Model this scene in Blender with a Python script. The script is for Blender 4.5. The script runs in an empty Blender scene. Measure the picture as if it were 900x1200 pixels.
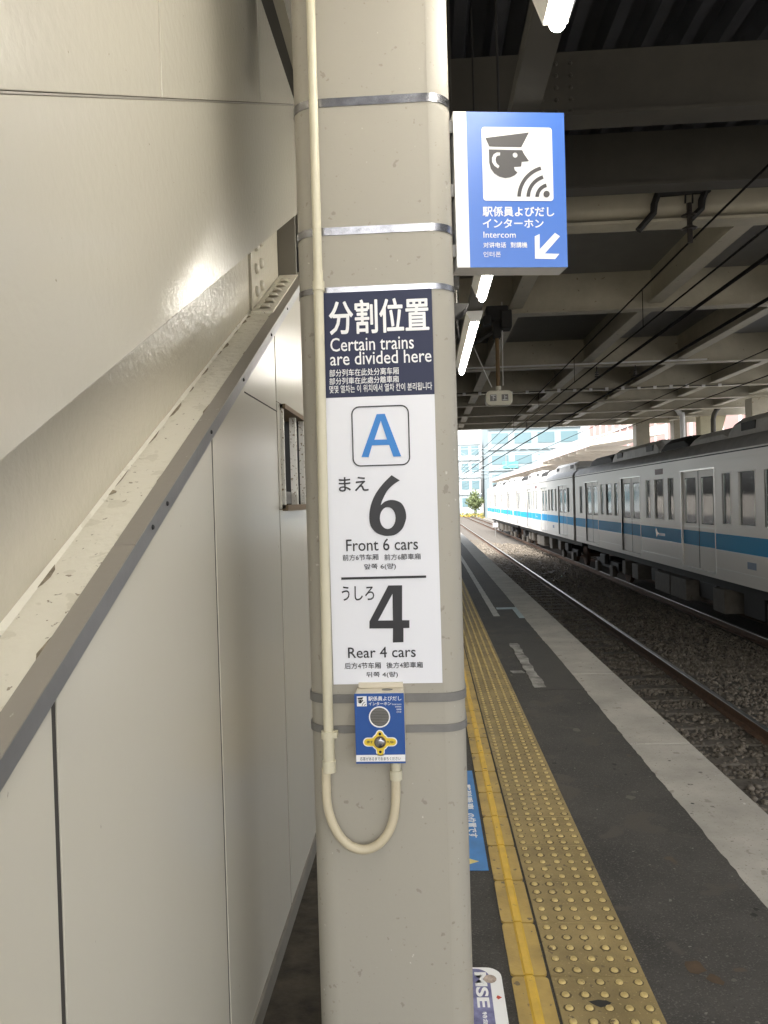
import bpy, bmesh, math, random
import numpy as np
from mathutils import Vector
random.seed(7); rng = np.random.default_rng(7)
S = bpy.context.scene
COL = S.collection
R = math.radians

# ------------------------------------------------------------------ camera
CAM = Vector((0, 0, 1.6)); FPX = 900.0; ROLL = .028
_R0 = Vector((1, 0, -ROLL)).normalized(); _U0 = Vector((ROLL, 0, 1)).normalized()
CF = (Vector((0, 1, 0)) - _R0*(50/FPX) - _U0*(13/FPX)).normalized()
CR = (_R0 - CF*_R0.dot(CF)).normalized(); CU = CR.cross(CF)
cd = bpy.data.cameras.new('camera'); cam = bpy.data.objects.new('camera', cd); COL.objects.link(cam)
cd.sensor_fit = 'VERTICAL'; cd.sensor_height = 24; cd.lens = 24*FPX/1200; cd.clip_start = .05; cd.clip_end = 2000
from mathutils import Matrix
cam.matrix_world = Matrix(((CR.x, CU.x, -CF.x, CAM.x), (CR.y, CU.y, -CF.y, CAM.y), (CR.z, CU.z, -CF.z, CAM.z), (0, 0, 0, 1)))
S.camera = cam
# ------------------------------------------------------------------ light
SUN_EL, SUN_AZ = R(52), R(207)          # azimuth of the sun measured from +Y clockwise
w = bpy.data.worlds.new('World'); S.world = w; w.use_nodes = True
nt = w.node_tree; sky = nt.nodes.new('ShaderNodeTexSky'); sky.sky_type = 'NISHITA'; sky.sun_disc = False
sky.sun_elevation = SUN_EL; sky.sun_rotation = SUN_AZ; sky.air_density = 1.0; sky.dust_density = 5.0; sky.ozone_density = .5
hs = nt.nodes.new('ShaderNodeHueSaturation'); hs.inputs['Saturation'].default_value = .22
nt.links.new(sky.outputs[0], hs.inputs['Color']); nt.links.new(hs.outputs[0], nt.nodes['Background'].inputs[0]); nt.nodes['Background'].inputs[1].default_value = .15
sl = bpy.data.lights.new('sun', 'SUN'); sl.energy = .75; sl.angle = R(14); sl.color = (1, .95, .88)
so = bpy.data.objects.new('sun', sl); COL.objects.link(so)
sd = Vector((math.sin(SUN_AZ)*math.cos(SUN_EL), math.cos(SUN_AZ)*math.cos(SUN_EL), math.sin(SUN_EL)))
so.rotation_euler = sd.to_track_quat('Z', 'Y').to_euler(); so.location = (0, -5, 30)
S.view_settings.view_transform = 'Standard'; S.view_settings.look = 'None'; S.view_settings.gamma = 1
S.view_settings.exposure = 2.4
LAMP_E = 9.5
S.cycles.max_bounces = 10; S.cycles.diffuse_bounces = 6; S.cycles.transparent_max_bounces = 16

# ------------------------------------------------------------------ materials
def mat(name, col, rough=.6, metal=0, var=0, vscale=4, bump=0, bscale=40, stretch=(1, 1, 1), emit=None, estr=0, col2=None, spots=None, coat=0, spec=.5):
    m = bpy.data.materials.new(name); m.use_nodes = True; n = m.node_tree.nodes; l = m.node_tree.links
    b = n['Principled BSDF']; b.inputs['Roughness'].default_value = rough; b.inputs['Metallic'].default_value = metal
    b.inputs['Specular IOR Level'].default_value = spec
    if coat: b.inputs['Coat Weight'].default_value = coat; b.inputs['Coat Roughness'].default_value = .12
    c = (*col, 1); b.inputs['Base Color'].default_value = c
    if emit: b.inputs['Emission Color'].default_value = (*emit, 1); b.inputs['Emission Strength'].default_value = estr
    tc = n.new('ShaderNodeTexCoord'); mp = n.new('ShaderNodeMapping'); mp.inputs['Scale'].default_value = stretch
    l.new(tc.outputs['Object'], mp.inputs['Vector'])
    cur = None
    if var or col2:
        t = n.new('ShaderNodeTexNoise'); t.inputs['Scale'].default_value = vscale; t.inputs['Detail'].default_value = 8; t.inputs['Roughness'].default_value = .65
        l.new(mp.outputs[0], t.inputs['Vector'])
        r = n.new('ShaderNodeValToRGB'); r.color_ramp.elements[0].position = .3; r.color_ramp.elements[1].position = .72
        r.color_ramp.elements[0].color = (*[x*(1-var) for x in col], 1)
        r.color_ramp.elements[1].color = (*(col2 or [min(1, x*(1+var)) for x in col]), 1)
        l.new(t.outputs['Fac'], r.inputs[0]); cur = r.outputs[0]
        mr = n.new('ShaderNodeMapRange'); mr.inputs[3].default_value = rough*.85; mr.inputs[4].default_value = min(1, rough*1.15)
        l.new(t.outputs['Fac'], mr.inputs[0]); l.new(mr.outputs[0], b.inputs['Roughness'])
    if spots:                       # (scale, threshold, colour): specks of dirt, gum and chips
        for sc_, th, pc in spots:
            v = n.new('ShaderNodeTexNoise'); v.inputs['Scale'].default_value = sc_; v.inputs['Detail'].default_value = 3
            l.new(mp.outputs[0], v.inputs['Vector'])
            rr = n.new('ShaderNodeMapRange'); rr.inputs[1].default_value = th; rr.inputs[2].default_value = th+.03
            l.new(v.outputs['Fac'], rr.inputs[0])
            mx = n.new('ShaderNodeMix'); mx.data_type = 'RGBA'; l.new(rr.outputs[0], mx.inputs[0])
            if cur: l.new(cur, mx.inputs[6])
            else: mx.inputs[6].default_value = c
            mx.inputs[7].default_value = (*pc, 1); cur = mx.outputs[2]
    if cur: l.new(cur, b.inputs['Base Color'])
    if bump:
        t2 = n.new('ShaderNodeTexNoise'); t2.inputs['Scale'].default_value = bscale; t2.inputs['Detail'].default_value = 6
        l.new(mp.outputs[0], t2.inputs['Vector'])
        bp = n.new('ShaderNodeBump'); bp.inputs['Strength'].default_value = bump; bp.inputs['Distance'].default_value = .01
        l.new(t2.outputs['Fac'], bp.inputs['Height']); l.new(bp.outputs[0], b.inputs['Normal'])
    return m

def glass_mat(name, tint, spec_rough=.05):
    m = bpy.data.materials.new(name); m.use_nodes = True; n = m.node_tree.nodes; l = m.node_tree.links
    n.remove(n['Principled BSDF']); out = n['Material Output']
    tr = n.new('ShaderNodeBsdfTransparent'); tr.inputs[0].default_value = (*tint, 1)
    gl = n.new('ShaderNodeBsdfGlossy'); gl.inputs['Roughness'].default_value = spec_rough
    fr = n.new('ShaderNodeFresnel'); fr.inputs[0].default_value = 1.6
    mx = n.new('ShaderNodeMixShader'); l.new(fr.outputs[0], mx.inputs[0]); l.new(tr.outputs[0], mx.inputs[1]); l.new(gl.outputs[0], mx.inputs[2])
    l.new(mx.outputs[0], out.inputs[0]); return m

M = {}
M['pillar'] = mat('pillar_paint', (.378, .355, .30), .52, bump=.05, bscale=45, spots=[(38, .69, (.29, .265, .22)), (55, .72, (.56, .54, .48)), (80, .68, (.31, .285, .235)), (11, .70, (.345, .32, .265))])
M['panel'] = mat('cladding_paint', (.50, .47, .39), .2, bump=.10, bscale=42, spots=[(70, .74, (.25, .22, .17))])
M['lowpanel'] = mat('wall_panel_paint', (.59, .56, .475), .25, bump=.10, bscale=3.2, stretch=(1, 1.4, .4), spots=[(60, .76, (.25, .22, .17))])
M['stringer'] = mat('stringer_paint', (.52, .48, .385), .2, bump=.22, bscale=42, spots=[(45, .77, (.3, .25, .18))])
M['flange'] = mat('flange_paint', (.72, .68, .57), .42, bump=.4, bscale=45, spots=[(22, .60, (.64, .60, .49)), (75, .68, (.30, .25, .18))])
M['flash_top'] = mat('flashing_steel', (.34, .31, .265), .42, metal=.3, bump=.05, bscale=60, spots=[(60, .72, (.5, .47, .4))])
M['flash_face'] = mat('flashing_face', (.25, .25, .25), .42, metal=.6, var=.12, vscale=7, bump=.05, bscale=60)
M['ring'] = mat('dirt_ring', (.12, .088, .04), .8)
M['grime'] = mat('grime', (.27, .225, .16), .9, var=.5, vscale=40)
M['joint'] = mat('joint_sealant', (.05, .045, .04), .9)
M['skirt'] = mat('skirting_paint', (.20, .185, .155), .6, var=.15, vscale=10)
M['steel'] = mat('bright_steel', (.36, .36, .38), .26, metal=1, var=.3, vscale=18, bump=.08, bscale=30)
M['band'] = mat('grey_band', (.20, .195, .185), .5, metal=.2, var=.12, vscale=15)
M['pvc'] = mat('cream_plastic', (.62, .58, .44), .4, var=.05, vscale=10)
M['pvc2'] = mat('cream_hose', (.60, .53, .38), .45, var=.08, vscale=14)
M['signwhite'] = mat('sign_white', (.79, .80, .85), .4)
M['lightwhite'] = mat('sign_white_acrylic', (.86, .86, .86), .3)
M['navy'] = mat('sign_navy', (.036, .042, .085), .5, spec=.25)
M['ink'] = mat('sign_black', (.022, .022, .026), .45)
M['inkgrey'] = mat('sign_dark_grey', (.07, .065, .065), .45)
M['ablue'] = mat('letter_blue', (.03, .22, .62), .45)
M['sblue'] = mat('sign_blue', (.07, .19, .62), .3)
M['bblue'] = mat('box_blue', (.02, .085, .32), .4, var=.06, vscale=20)
M['byellow'] = mat('label_yellow', (.80, .58, .05), .45)
M['boxbeige'] = mat('box_beige', (.66, .60, .48), .45, var=.05, vscale=20)
M['grille'] = mat('grille_grey', (.13, .125, .115), .5, metal=.4)
M['black'] = mat('black', (.012, .012, .012), .5)
M['asphalt'] = mat('asphalt', (.054, .050, .044), .72, var=.5, vscale=2.2, bump=.6, bscale=150, spots=[(150, .60, (.11, .102, .09)), (95, .66, (.022, .02, .018)), (30, .70, (.18, .17, .15)), (3.4, .60, (.074, .065, .054)), (5.5, .68, (.09, .066, .045))])
M['patch'] = mat('asphalt_patch', (.062, .058, .052), .75, var=.25, vscale=4, bump=.35, bscale=150, spots=[(110, .7, (.14, .13, .12))])
M['coping'] = mat('coping_concrete', (.38, .36, .32), .7, var=.25, vscale=2.2, bump=.25, bscale=60, spots=[(9, .66, (.27, .25, .215)), (16, .69, (.12, .11, .095)), (70, .64, (.24, .22, .19)), (25, .73, (.55, .53, .5))])
M['dirt'] = mat('dirty_floor', (.036, .028, .017), .9, var=.6, vscale=9, bump=.6, bscale=30, col2=(.095, .078, .055))
M['worn'] = mat('worn_paint', (.07, .065, .06), .7, col2=(.50, .485, .45), var=.1, vscale=5.5, bump=.2, bscale=90)
M['line'] = mat('line_paint', (.42, .41, .38), .6, var=.2, vscale=6, bump=.2, bscale=80, spots=[(14, .66, (.10, .095, .09))])
M['cyanline'] = mat('line_paint_pale', (.36, .45, .47), .6, var=.2, vscale=6, spots=[(14, .66, (.10, .095, .09))])
M['tact'] = mat('tactile_ochre', (.31, .232, .097), .6, var=.35, vscale=3.1, bump=.25, bscale=120, spots=[(30, .66, (.14, .105, .05)), (7, .70, (.11, .085, .045)), (90, .64, (.40, .31, .145))])
M['dome'] = mat('tactile_dome', (.50, .38, .15), .5, var=.25, vscale=12, spots=[(40, .66, (.14, .10, .05))])
M['ltile'] = mat('line_tile_yellow', (.46, .315, .085), .5, var=.3, vscale=4, bump=.15, bscale=90, spots=[(26, .64, (.18, .13, .06)), (5, .70, (.24, .17, .07))])
M['lbar'] = mat('line_tile_bar', (.68, .43, .045), .45, var=.15, vscale=9, spots=[(30, .66, (.26, .18, .05))])
M['stone'] = mat('ballast_stone', (.11, .09, .068), .9, var=.6, vscale=7, bump=.5, bscale=90, col2=(.28, .24, .19))
M['bed'] = mat('ballast_bed', (.045, .038, .03), .95, var=.6, vscale=22, bump=1, bscale=26, col2=(.17, .15, .125))
M['sleeper'] = mat('sleeper_concrete', (.115, .10, .08), .85, var=.3, vscale=5, bump=.3, bscale=50, spots=[(16, .62, (.06, .045, .03))])
M['railrust'] = mat('rail_rust', (.095, .052, .03), .8, var=.4, vscale=12, bump=.3, bscale=60)
M['railtop'] = mat('rail_top', (.33, .31, .29), .32, metal=1)
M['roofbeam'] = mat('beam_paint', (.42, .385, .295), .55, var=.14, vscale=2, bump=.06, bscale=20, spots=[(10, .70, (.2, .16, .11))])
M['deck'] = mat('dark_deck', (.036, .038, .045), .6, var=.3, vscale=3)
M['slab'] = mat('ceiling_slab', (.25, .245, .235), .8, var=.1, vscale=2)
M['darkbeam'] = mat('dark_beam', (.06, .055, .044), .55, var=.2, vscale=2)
M['endplate'] = mat('end_plate_paint', (.16, .145, .115), .6)
M['trunk'] = mat('trunking_paint', (.045, .042, .036), .85)
M['gum'] = mat('floor_stain', (.022, .02, .018), .7)
M['gum2'] = mat('floor_stain_pale', (.13, .12, .105), .8)
M['rustmark'] = mat('floor_stain_brown', (.085, .055, .032), .8, var=.3, vscale=20)
M['wire'] = mat('wire', (.008, .007, .007), .9, spec=.1)
M['insul'] = mat('insulator', (.03, .025, .022), .35)
M['lampwhite'] = mat('lamp_housing', (.75, .75, .73), .3)
M['tube'] = mat('lamp_tube', (1, 1, 1), .5, emit=(1, .95, .85), estr=LAMP_E)
M['brownpole'] = mat('brown_pole', (.19, .115, .045), .45, var=.3, vscale=8, stretch=(1, 1, .3))
M['housing'] = mat('pale_housing', (.78, .75, .62), .45, var=.06, vscale=8)
M['train'] = mat('brushed_steel_body', (.70, .68, .645), .36, metal=.15, spots=[(9, .74, (.6, .58, .54))])
M['tdoor'] = mat('brushed_steel_door', (.70, .68, .64), .38, metal=.1)
M['tblue'] = mat('train_blue', (.0, .30, .62), .5, spec=.15)
M['troof'] = mat('train_roof', (.36, .36, .37), .5, var=.2, vscale=3)
M['tdark'] = mat('train_dark', (.014, .013, .012), .7)
M['trim'] = mat('train_trim', (.72, .72, .70), .3, metal=.7)
M['seal'] = mat('train_seal', (.02, .02, .02), .6)
M['under'] = mat('underfloor_box', (.09, .08, .065), .75, var=.35, vscale=5, spots=[(8, .66, (.05, .04, .03))])
M['ac'] = mat('cooling_unit', (.62, .61, .59), .55, var=.15, vscale=4)
M['tin'] = mat('train_interior', (.60, .57, .50), .6)
M['tfloor'] = mat('train_floor', (.12, .11, .10), .7)
M['seat'] = mat('train_seat', (.02, .06, .22), .9)
M['shade'] = mat('window_reveal', (.42, .35, .18), .5)
M['addedglow'] = mat('added_car_glow', (1, 1, 1), .5, emit=(1, .97, .92), estr=7.0)  # emission for the strips added inside the cars to lift the windows
M['tglass'] = glass_mat('train_glass', (.80, .86, .86))
M['opplat'] = mat('far_platform', (.30, .29, .27), .8, var=.2, vscale=2)
M['canopy'] = mat('canopy_beige', (.46, .42, .36), .7, var=.1, vscale=2)
M['fascia'] = mat('fascia_pink', (.58, .47, .47), .6, var=.06, vscale=1)
M['cream'] = mat('cream_column', (.42, .38, .25), .55, var=.1, vscale=3)
M['pink'] = mat('pink_wall', (.37, .225, .205), .7)
M['pinkframe'] = mat('pink_frame', (.62, .58, .55), .7)
M['pale'] = mat('pale_wall', (.33, .37, .385), .7)
M['palegrey'] = mat('pale_grey_wall', (.215, .265, .285), .7)
M['bglass'] = mat('building_glass', (.115, .18, .20), .2)
M['teal'] = mat('teal_sign', (.08, .40, .37), .5)
M['orange'] = mat('orange_wall', (.30, .15, .09), .7)
M['leaf'] = mat('leaves', (.12, .15, .06), .7)
M['flower'] = mat('yellow_flowers', (.4, .28, .03), .7)
M['bark'] = mat('bark', (.09, .07, .05), .9)
M['winframe'] = mat('peeling_white', (.66, .64, .58), .6, spots=[(85, .60, (.24, .19, .12))])
M['brownplast'] = mat('brown_trim', (.16, .11, .06), .6)
M['purple'] = mat('sticker_purple', (.10, .09, .30), .5, var=.5, vscale=12, col2=(.32, .33, .58))
M['fblue'] = mat('sticker_blue', (.05, .22, .55), .5, var=.15, vscale=9)
M['paleyellow'] = mat('sticker_yellow', (.75, .62, .22), .5)
M['red'] = mat('red_mark', (.55, .06, .03), .5)
M['redlamp'] = mat('display_red', (.12, .03, .03), .5)
M['platebl'] = mat('plate_blue_grey', (.16, .22, .33), .5)
M['skin'] = mat('sticker_photo', (.45, .36, .30), .5, var=.6, vscale=30)
M['earth'] = mat('earth', (.22, .20, .17), .95, var=.4, vscale=.4, bump=.4, bscale=8)

# ------------------------------------------------------------------ mesh helpers
def wloc(o):
    v = Vector((0, 0, 0))
    while o: v += o.location; o = o.parent
    return v

class MB:
    def __init__(s): s.v = []; s.f = []; s.mi = []
    def add(s, vs, fs, mi=0):
        k = len(s.v); s.v += [tuple(p) for p in vs]; s.f += [tuple(i+k for i in f) for f in fs]; s.mi += [mi]*len(fs); return s
    def box(s, x0, x1, y0, y1, z0, z1, mi=0):
        if x0 > x1: x0, x1 = x1, x0
        if y0 > y1: y0, y1 = y1, y0
        if z0 > z1: z0, z1 = z1, z0
        return s.add([(x0, y0, z0), (x1, y0, z0), (x1, y1, z0), (x0, y1, z0), (x0, y0, z1), (x1, y0, z1), (x1, y1, z1), (x0, y1, z1)],
                     [(0, 3, 2, 1), (4, 5, 6, 7), (0, 1, 5, 4), (1, 2, 6, 5), (2, 3, 7, 6), (3, 0, 4, 7)], mi)
    def quad(s, a, b, c, d, mi=0): return s.add([a, b, c, d], [(0, 1, 2, 3)], mi)
    def prism(s, poly, axis, a, b, mi=0):
        # poly: 2D points on the two other axes in xyz order
        def p3(p, t):
            return {'x': (t, p[0], p[1]), 'y': (p[0], t, p[1]), 'z': (p[0], p[1], t)}[axis]
        n = len(poly); vs = [p3(p, a) for p in poly]+[p3(p, b) for p in poly]
        fs = [tuple(range(n))[::-1], tuple(range(n, 2*n))]+[(i, (i+1) % n, n+(i+1) % n, n+i) for i in range(n)]
        return s.add(vs, fs, mi)
    def tube(s, pts, r, n=12, mi=0, caps=True):
        pts = [Vector(p) for p in pts]; rs = r if isinstance(r, (list, tuple)) else [r]*len(pts)
        k = len(pts); vs = []; up = None
        for i, p in enumerate(pts):
            d = (pts[min(i+1, k-1)]-pts[max(i-1, 0)]).normalized()
            if up is None:
                up = Vector((0, 0, 1)) if abs(d.z) < .9 else Vector((1, 0, 0))
            a = d.cross(up).normalized(); up2 = a.cross(d).normalized(); up = up2
            for j in range(n):
                t = 2*math.pi*j/n; vs.append(p+(a*math.cos(t)+up2*math.sin(t))*rs[i])
        fs = [(i*n+j, i*n+(j+1) % n, (i+1)*n+(j+1) % n, (i+1)*n+j) for i in range(k-1) for j in range(n)]
        if caps: fs += [tuple(range(n))[::-1], tuple(range((k-1)*n, k*n))]
        return s.add(vs, fs, mi)
    def dome(s, c, r, h, n=10, mi=0, axis='z', sgn=1):
        vs = []; fs = []; rings = [(1, 0), (.88, .55), (.55, .88)]
        for rr, hh in rings:
            for j in range(n):
                t = 2*math.pi*j/n; u, w_ = r*rr*math.cos(t), r*rr*math.sin(t)
                vs.append((c[0]+u, c[1]+w_, c[2]+h*hh) if axis == 'z' else (c[0]+sgn*h*hh, c[1]+u, c[2]+w_) if axis == 'x' else (c[0]+u, c[1]+sgn*h*hh, c[2]+w_))
        for i in range(2):
            for j in range(n): fs.append((i*n+j, i*n+(j+1) % n, (i+1)*n+(j+1) % n, (i+1)*n+j))
        fs.append(tuple(range(2*n, 3*n)))
        return s.add(vs, fs, mi)
    def build(s, name, mats, parent=None, local=False, bevel=0, smooth=False, loc=None):
        me = bpy.data.meshes.new(name); v = s.v
        off = Vector((0, 0, 0))
        if parent is not None and not local: off = wloc(parent)
        if loc is not None: off = Vector(loc)
        v = [(p[0]-off.x, p[1]-off.y, p[2]-off.z) for p in v]
        me.from_pydata(v, [], s.f)
        mats = mats if isinstance(mats, (list, tuple)) else [mats]
        for m in mats: me.materials.append(M[m] if isinstance(m, str) else m)
        if len(mats) > 1: me.polygons.foreach_set('material_index', s.mi)
        bm = bmesh.new(); bm.from_mesh(me); bmesh.ops.recalc_face_normals(bm, faces=bm.faces); bm.to_mesh(me); bm.free()
        if smooth:
            me.polygons.foreach_set('use_smooth', [True]*len(me.polygons))
            try: me.set_sharp_from_angle(angle=R(40))
            except Exception: pass
        o = bpy.data.objects.new(name, me); COL.objects.link(o)
        if parent is not None: o.parent = parent
        if loc is not None: o.location = loc
        if bevel:
            b = o.modifiers.new('bevel', 'BEVEL'); b.width = bevel; b.segments = 2; b.limit_method = 'ANGLE'
        return o

def tag(o, label=None, cat=None, group=None, kind=None):
    if label: o['label'] = label
    if cat: o['category'] = cat
    if group: o['group'] = group
    if kind: o['kind'] = kind
    return o
def thing(name, loc, label, cat, group=None, rz=0):
    o = bpy.data.objects.new(name, None); COL.objects.link(o); o.location = loc; o.rotation_euler.z = rz
    o.empty_display_size = .1
    return tag(o, label, cat, group)
def copy_tree(o, parent=None):
    c = o.copy(); COL.objects.link(c)
    if parent is not None: c.parent = parent
    for ch in list(o.children): copy_tree(ch, c)
    return c

class Plane:
    """a vertical plane of the scene: turns a point of the photo (900x1200) into (u, z) on it"""
    def __init__(s, p0, ang=0): s.p = Vector(p0); s.u = Vector((math.cos(ang), math.sin(ang), 0)); s.n = Vector((math.sin(ang), -math.cos(ang), 0))
    def __call__(s, x, y):
        d = CF+CR*((x-450)/FPX)-CU*((y-600)/FPX); t = (s.p-CAM).dot(s.n)/d.dot(s.n); q = CAM+d*t
        return ((q-s.p).dot(s.u), q.z)

def flat(name, loops, mat_, parent, depth, thick=.0006, u0=0, local=False):
    """flat shape with holes from 2D loops (u, z), facing -Y at y = depth"""
    cu = bpy.data.curves.new('tmp', 'CURVE'); cu.dimensions = '2D'; cu.fill_mode = 'BOTH'; cu.extrude = thick
    for lp in loops:
        sp = cu.splines.new('POLY'); sp.points.add(len(lp)-1); sp.use_cyclic_u = True
        for p, q in zip(sp.points, lp): p.co = (q[0], q[1], 0, 1)
    return _curve_to(name, cu, mat_, parent, depth, u0, local)
def _eval_mesh(cu):
    o = bpy.data.objects.new('tmp', cu); COL.objects.link(o)
    dg = bpy.context.evaluated_depsgraph_get(); dg.update()
    me = bpy.data.meshes.new_from_object(o.evaluated_get(dg)); bpy.data.objects.remove(o); bpy.data.curves.remove(cu)
    return me
def _curve_to(name, cu, mat_, parent, depth, u0, local, tf=None, bold=0):
    me = _eval_mesh(cu); me.name = name; me.materials.clear(); me.materials.append(M[mat_])
    n = len(me.vertices); a = np.empty(n*3); me.vertices.foreach_get('co', a); a = a.reshape(-1, 3)
    if tf is not None: a = tf(a)
    if bold:            # heavier strokes: the same outline laid over itself, each copy shifted by a hair and a little deeper
        me2 = bpy.data.meshes.new(name); fs = [tuple(p.vertices) for p in me.polygons]; A = []; FF = []
        for i, (dx, dz) in enumerate(((0, 0), (1, 0), (-1, 0), (0, 1), (0, -1), (.7, .7), (-.7, .7), (.7, -.7), (-.7, -.7))):
            c_ = a.copy(); c_[:, 0] += dx*bold; c_[:, 1] += dz*bold; c_[:, 2] -= .00004*i; FF += [tuple(v+n*i for v in f) for f in fs]; A.append(c_)
        a = np.concatenate(A); n = len(a); me2.from_pydata(a.tolist(), [], FF); me2.materials.append(M[mat_]); bpy.data.meshes.remove(me); me = me2; me.name = name
    off = Vector((0, 0, 0)) if (local or parent is None) else wloc(parent)
    b = np.stack([a[:, 0]+u0-off.x, np.full(n, depth)-a[:, 2]-off.y, a[:, 1]-off.z], 1)
    me.vertices.foreach_set('co', b.ravel()); me.update()
    o = bpy.data.objects.new(name, me); COL.objects.link(o); o.parent = parent
    return o
def text(name, s, box, mat_, parent, depth, bold=0, u0=0, local=False, thick=.0005):
    """lettering stretched to the box (u0, z0, u1, z1)"""
    cu = bpy.data.curves.new('tmp', 'FONT'); cu.body = s; cu.size = 1; cu.extrude = thick; cu.resolution_u = 3
    x0, z0, x1, z1 = min(box[0], box[2]), min(box[1], box[3]), max(box[0], box[2]), max(box[1], box[3])
    def tf(a):
        mn, mxx = a.min(0), a.max(0); a = a.copy()
        a[:, 0] = x0+(a[:, 0]-mn[0])/(mxx[0]-mn[0])*(x1-x0); a[:, 1] = z0+(a[:, 1]-mn[1])/(mxx[1]-mn[1])*(z1-z0); return a
    return _curve_to(name, cu, mat_, parent, depth, u0, local, tf, bold*(z1-z0))
def rrect(x0, z0, x1, z1, r, n=6):
    x0, x1 = min(x0, x1), max(x0, x1); z0, z1 = min(z0, z1), max(z0, z1); out = []
    for cx, cz, a0 in ((x1-r, z0+r, -90), (x1-r, z1-r, 0), (x0+r, z1-r, 90), (x0+r, z0+r, 180)):
        for i in range(n+1):
            t = R(a0+90*i/n); out.append((cx+r*math.cos(t), cz+r*math.sin(t)))
    return out
def circ(cx, cz, r, n=28, r2=None): return [(cx+r*math.cos(2*math.pi*i/n), cz+(r2 or r)*math.sin(2*math.pi*i/n)) for i in range(n)]
def arcband(cx, cy, r0, r1, a0, a1, n=16):
    o = [(cx+r1*math.cos(R(a0+(a1-a0)*i/n)), cy-r1*math.sin(R(a0+(a1-a0)*i/n))) for i in range(n+1)]
    return o+[(cx+r0*math.cos(R(a1+(a0-a1)*i/n)), cy-r0*math.sin(R(a1+(a0-a1)*i/n))) for i in range(n+1)]
def catmull(pts, n=6):
    out = []; k = len(pts)
    for i in range(k):
        p0, p1, p2, p3 = [np.array(pts[(i+j-1) % k], float) for j in range(4)]
        for q in range(n):
            t = q/n; out.append(tuple(.5*((2*p1)+(-p0+p2)*t+(2*p0-5*p1+4*p2-p3)*t*t+(-p0+3*p1-3*p2+p3)*t**3)))
    return out
def catmull_open(pts, n=6):
    P = [pts[0]]+list(pts)+[pts[-1]]; out = []
    for i in range(1, len(P)-2):
        p0, p1, p2, p3 = [np.array(P[i+j-1], float) for j in range(4)]
        for q in range(n):
            t = q/n; out.append(tuple(.5*((2*p1)+(-p0+p2)*t+(2*p0-5*p1+4*p2-p3)*t*t+(-p0+3*p1-3*p2+p3)*t**3)))
    out.append(tuple(pts[-1])); return out

# ================================================================== SETTING: ground, platform, track bed
RAILZ = -1.0; RAILZ2 = -1.15
EDGE = 1.645; COPE = 1.26; YEND = 75.0
tag(MB().box(-400, 600, -60, 1200, -2.2, -1.9).build('ground', 'earth'), 'bare pale ground around the railway', kind='structure')
tag(MB().box(-9, EDGE-.03, -25, YEND, -1.88, -.102).build('platform', 'coping'), 'near platform body', kind='structure')
# asphalt surface with a slightly ragged edge against the coping
ys = np.arange(-25, YEND, .05); pts = [(-9, -25), (COPE, -25)]+[(COPE+random.uniform(-.0045, .0045)+.003*math.sin(y*1.1), y) for y in ys[1:]]+[(COPE, YEND), (-9, YEND)]
tag(MB().prism(pts, 'z', -.10, .003).build('platform_surface', 'asphalt'), 'dark asphalt platform surface', kind='structure')
m = MB(); y = -25.0
while y < YEND:
    m.box(COPE-.06, EDGE, y+.006, y+1.994, -.1, 0.0 if y < 200 else 0); y += 2.0
m.box(COPE-.05, EDGE-.005, -25, YEND, -.099, -.006)
tag(m.build('platform_coping', 'coping', bevel=.006), 'pale concrete coping along the platform edge', kind='structure')
tag(MB().box(-.557, -.345, -2, 9, .003, .007).build('gutter', 'dirt'), 'dirty floor strip along the wall', kind='structure')
# near-track formation
m = MB(); prof = [(EDGE-.02, -1.28), (2.2, -1.19), (2.58, -1.18), (3.65, -1.178), (4.15, -1.165), (4.55, -1.18), (5.0, -1.22), (5.5, -1.29), (6.0, -1.345), (8.4, -1.35), (8.6, -1.4)]
yy = np.arange(-25, 240, .5)
for i in range(len(prof)-1):
    a, b = prof[i], prof[i+1]
    m.quad((a[0], -25, a[1]), (b[0], -25, b[1]), (b[0], 240, b[1]), (a[0], 240, a[1]))
tag(m.build('track_bed', 'bed'), 'ballast bed of both tracks', kind='structure')
def bedz(x): return np.interp(x, [p[0] for p in prof], [p[1] for p in prof])
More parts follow.
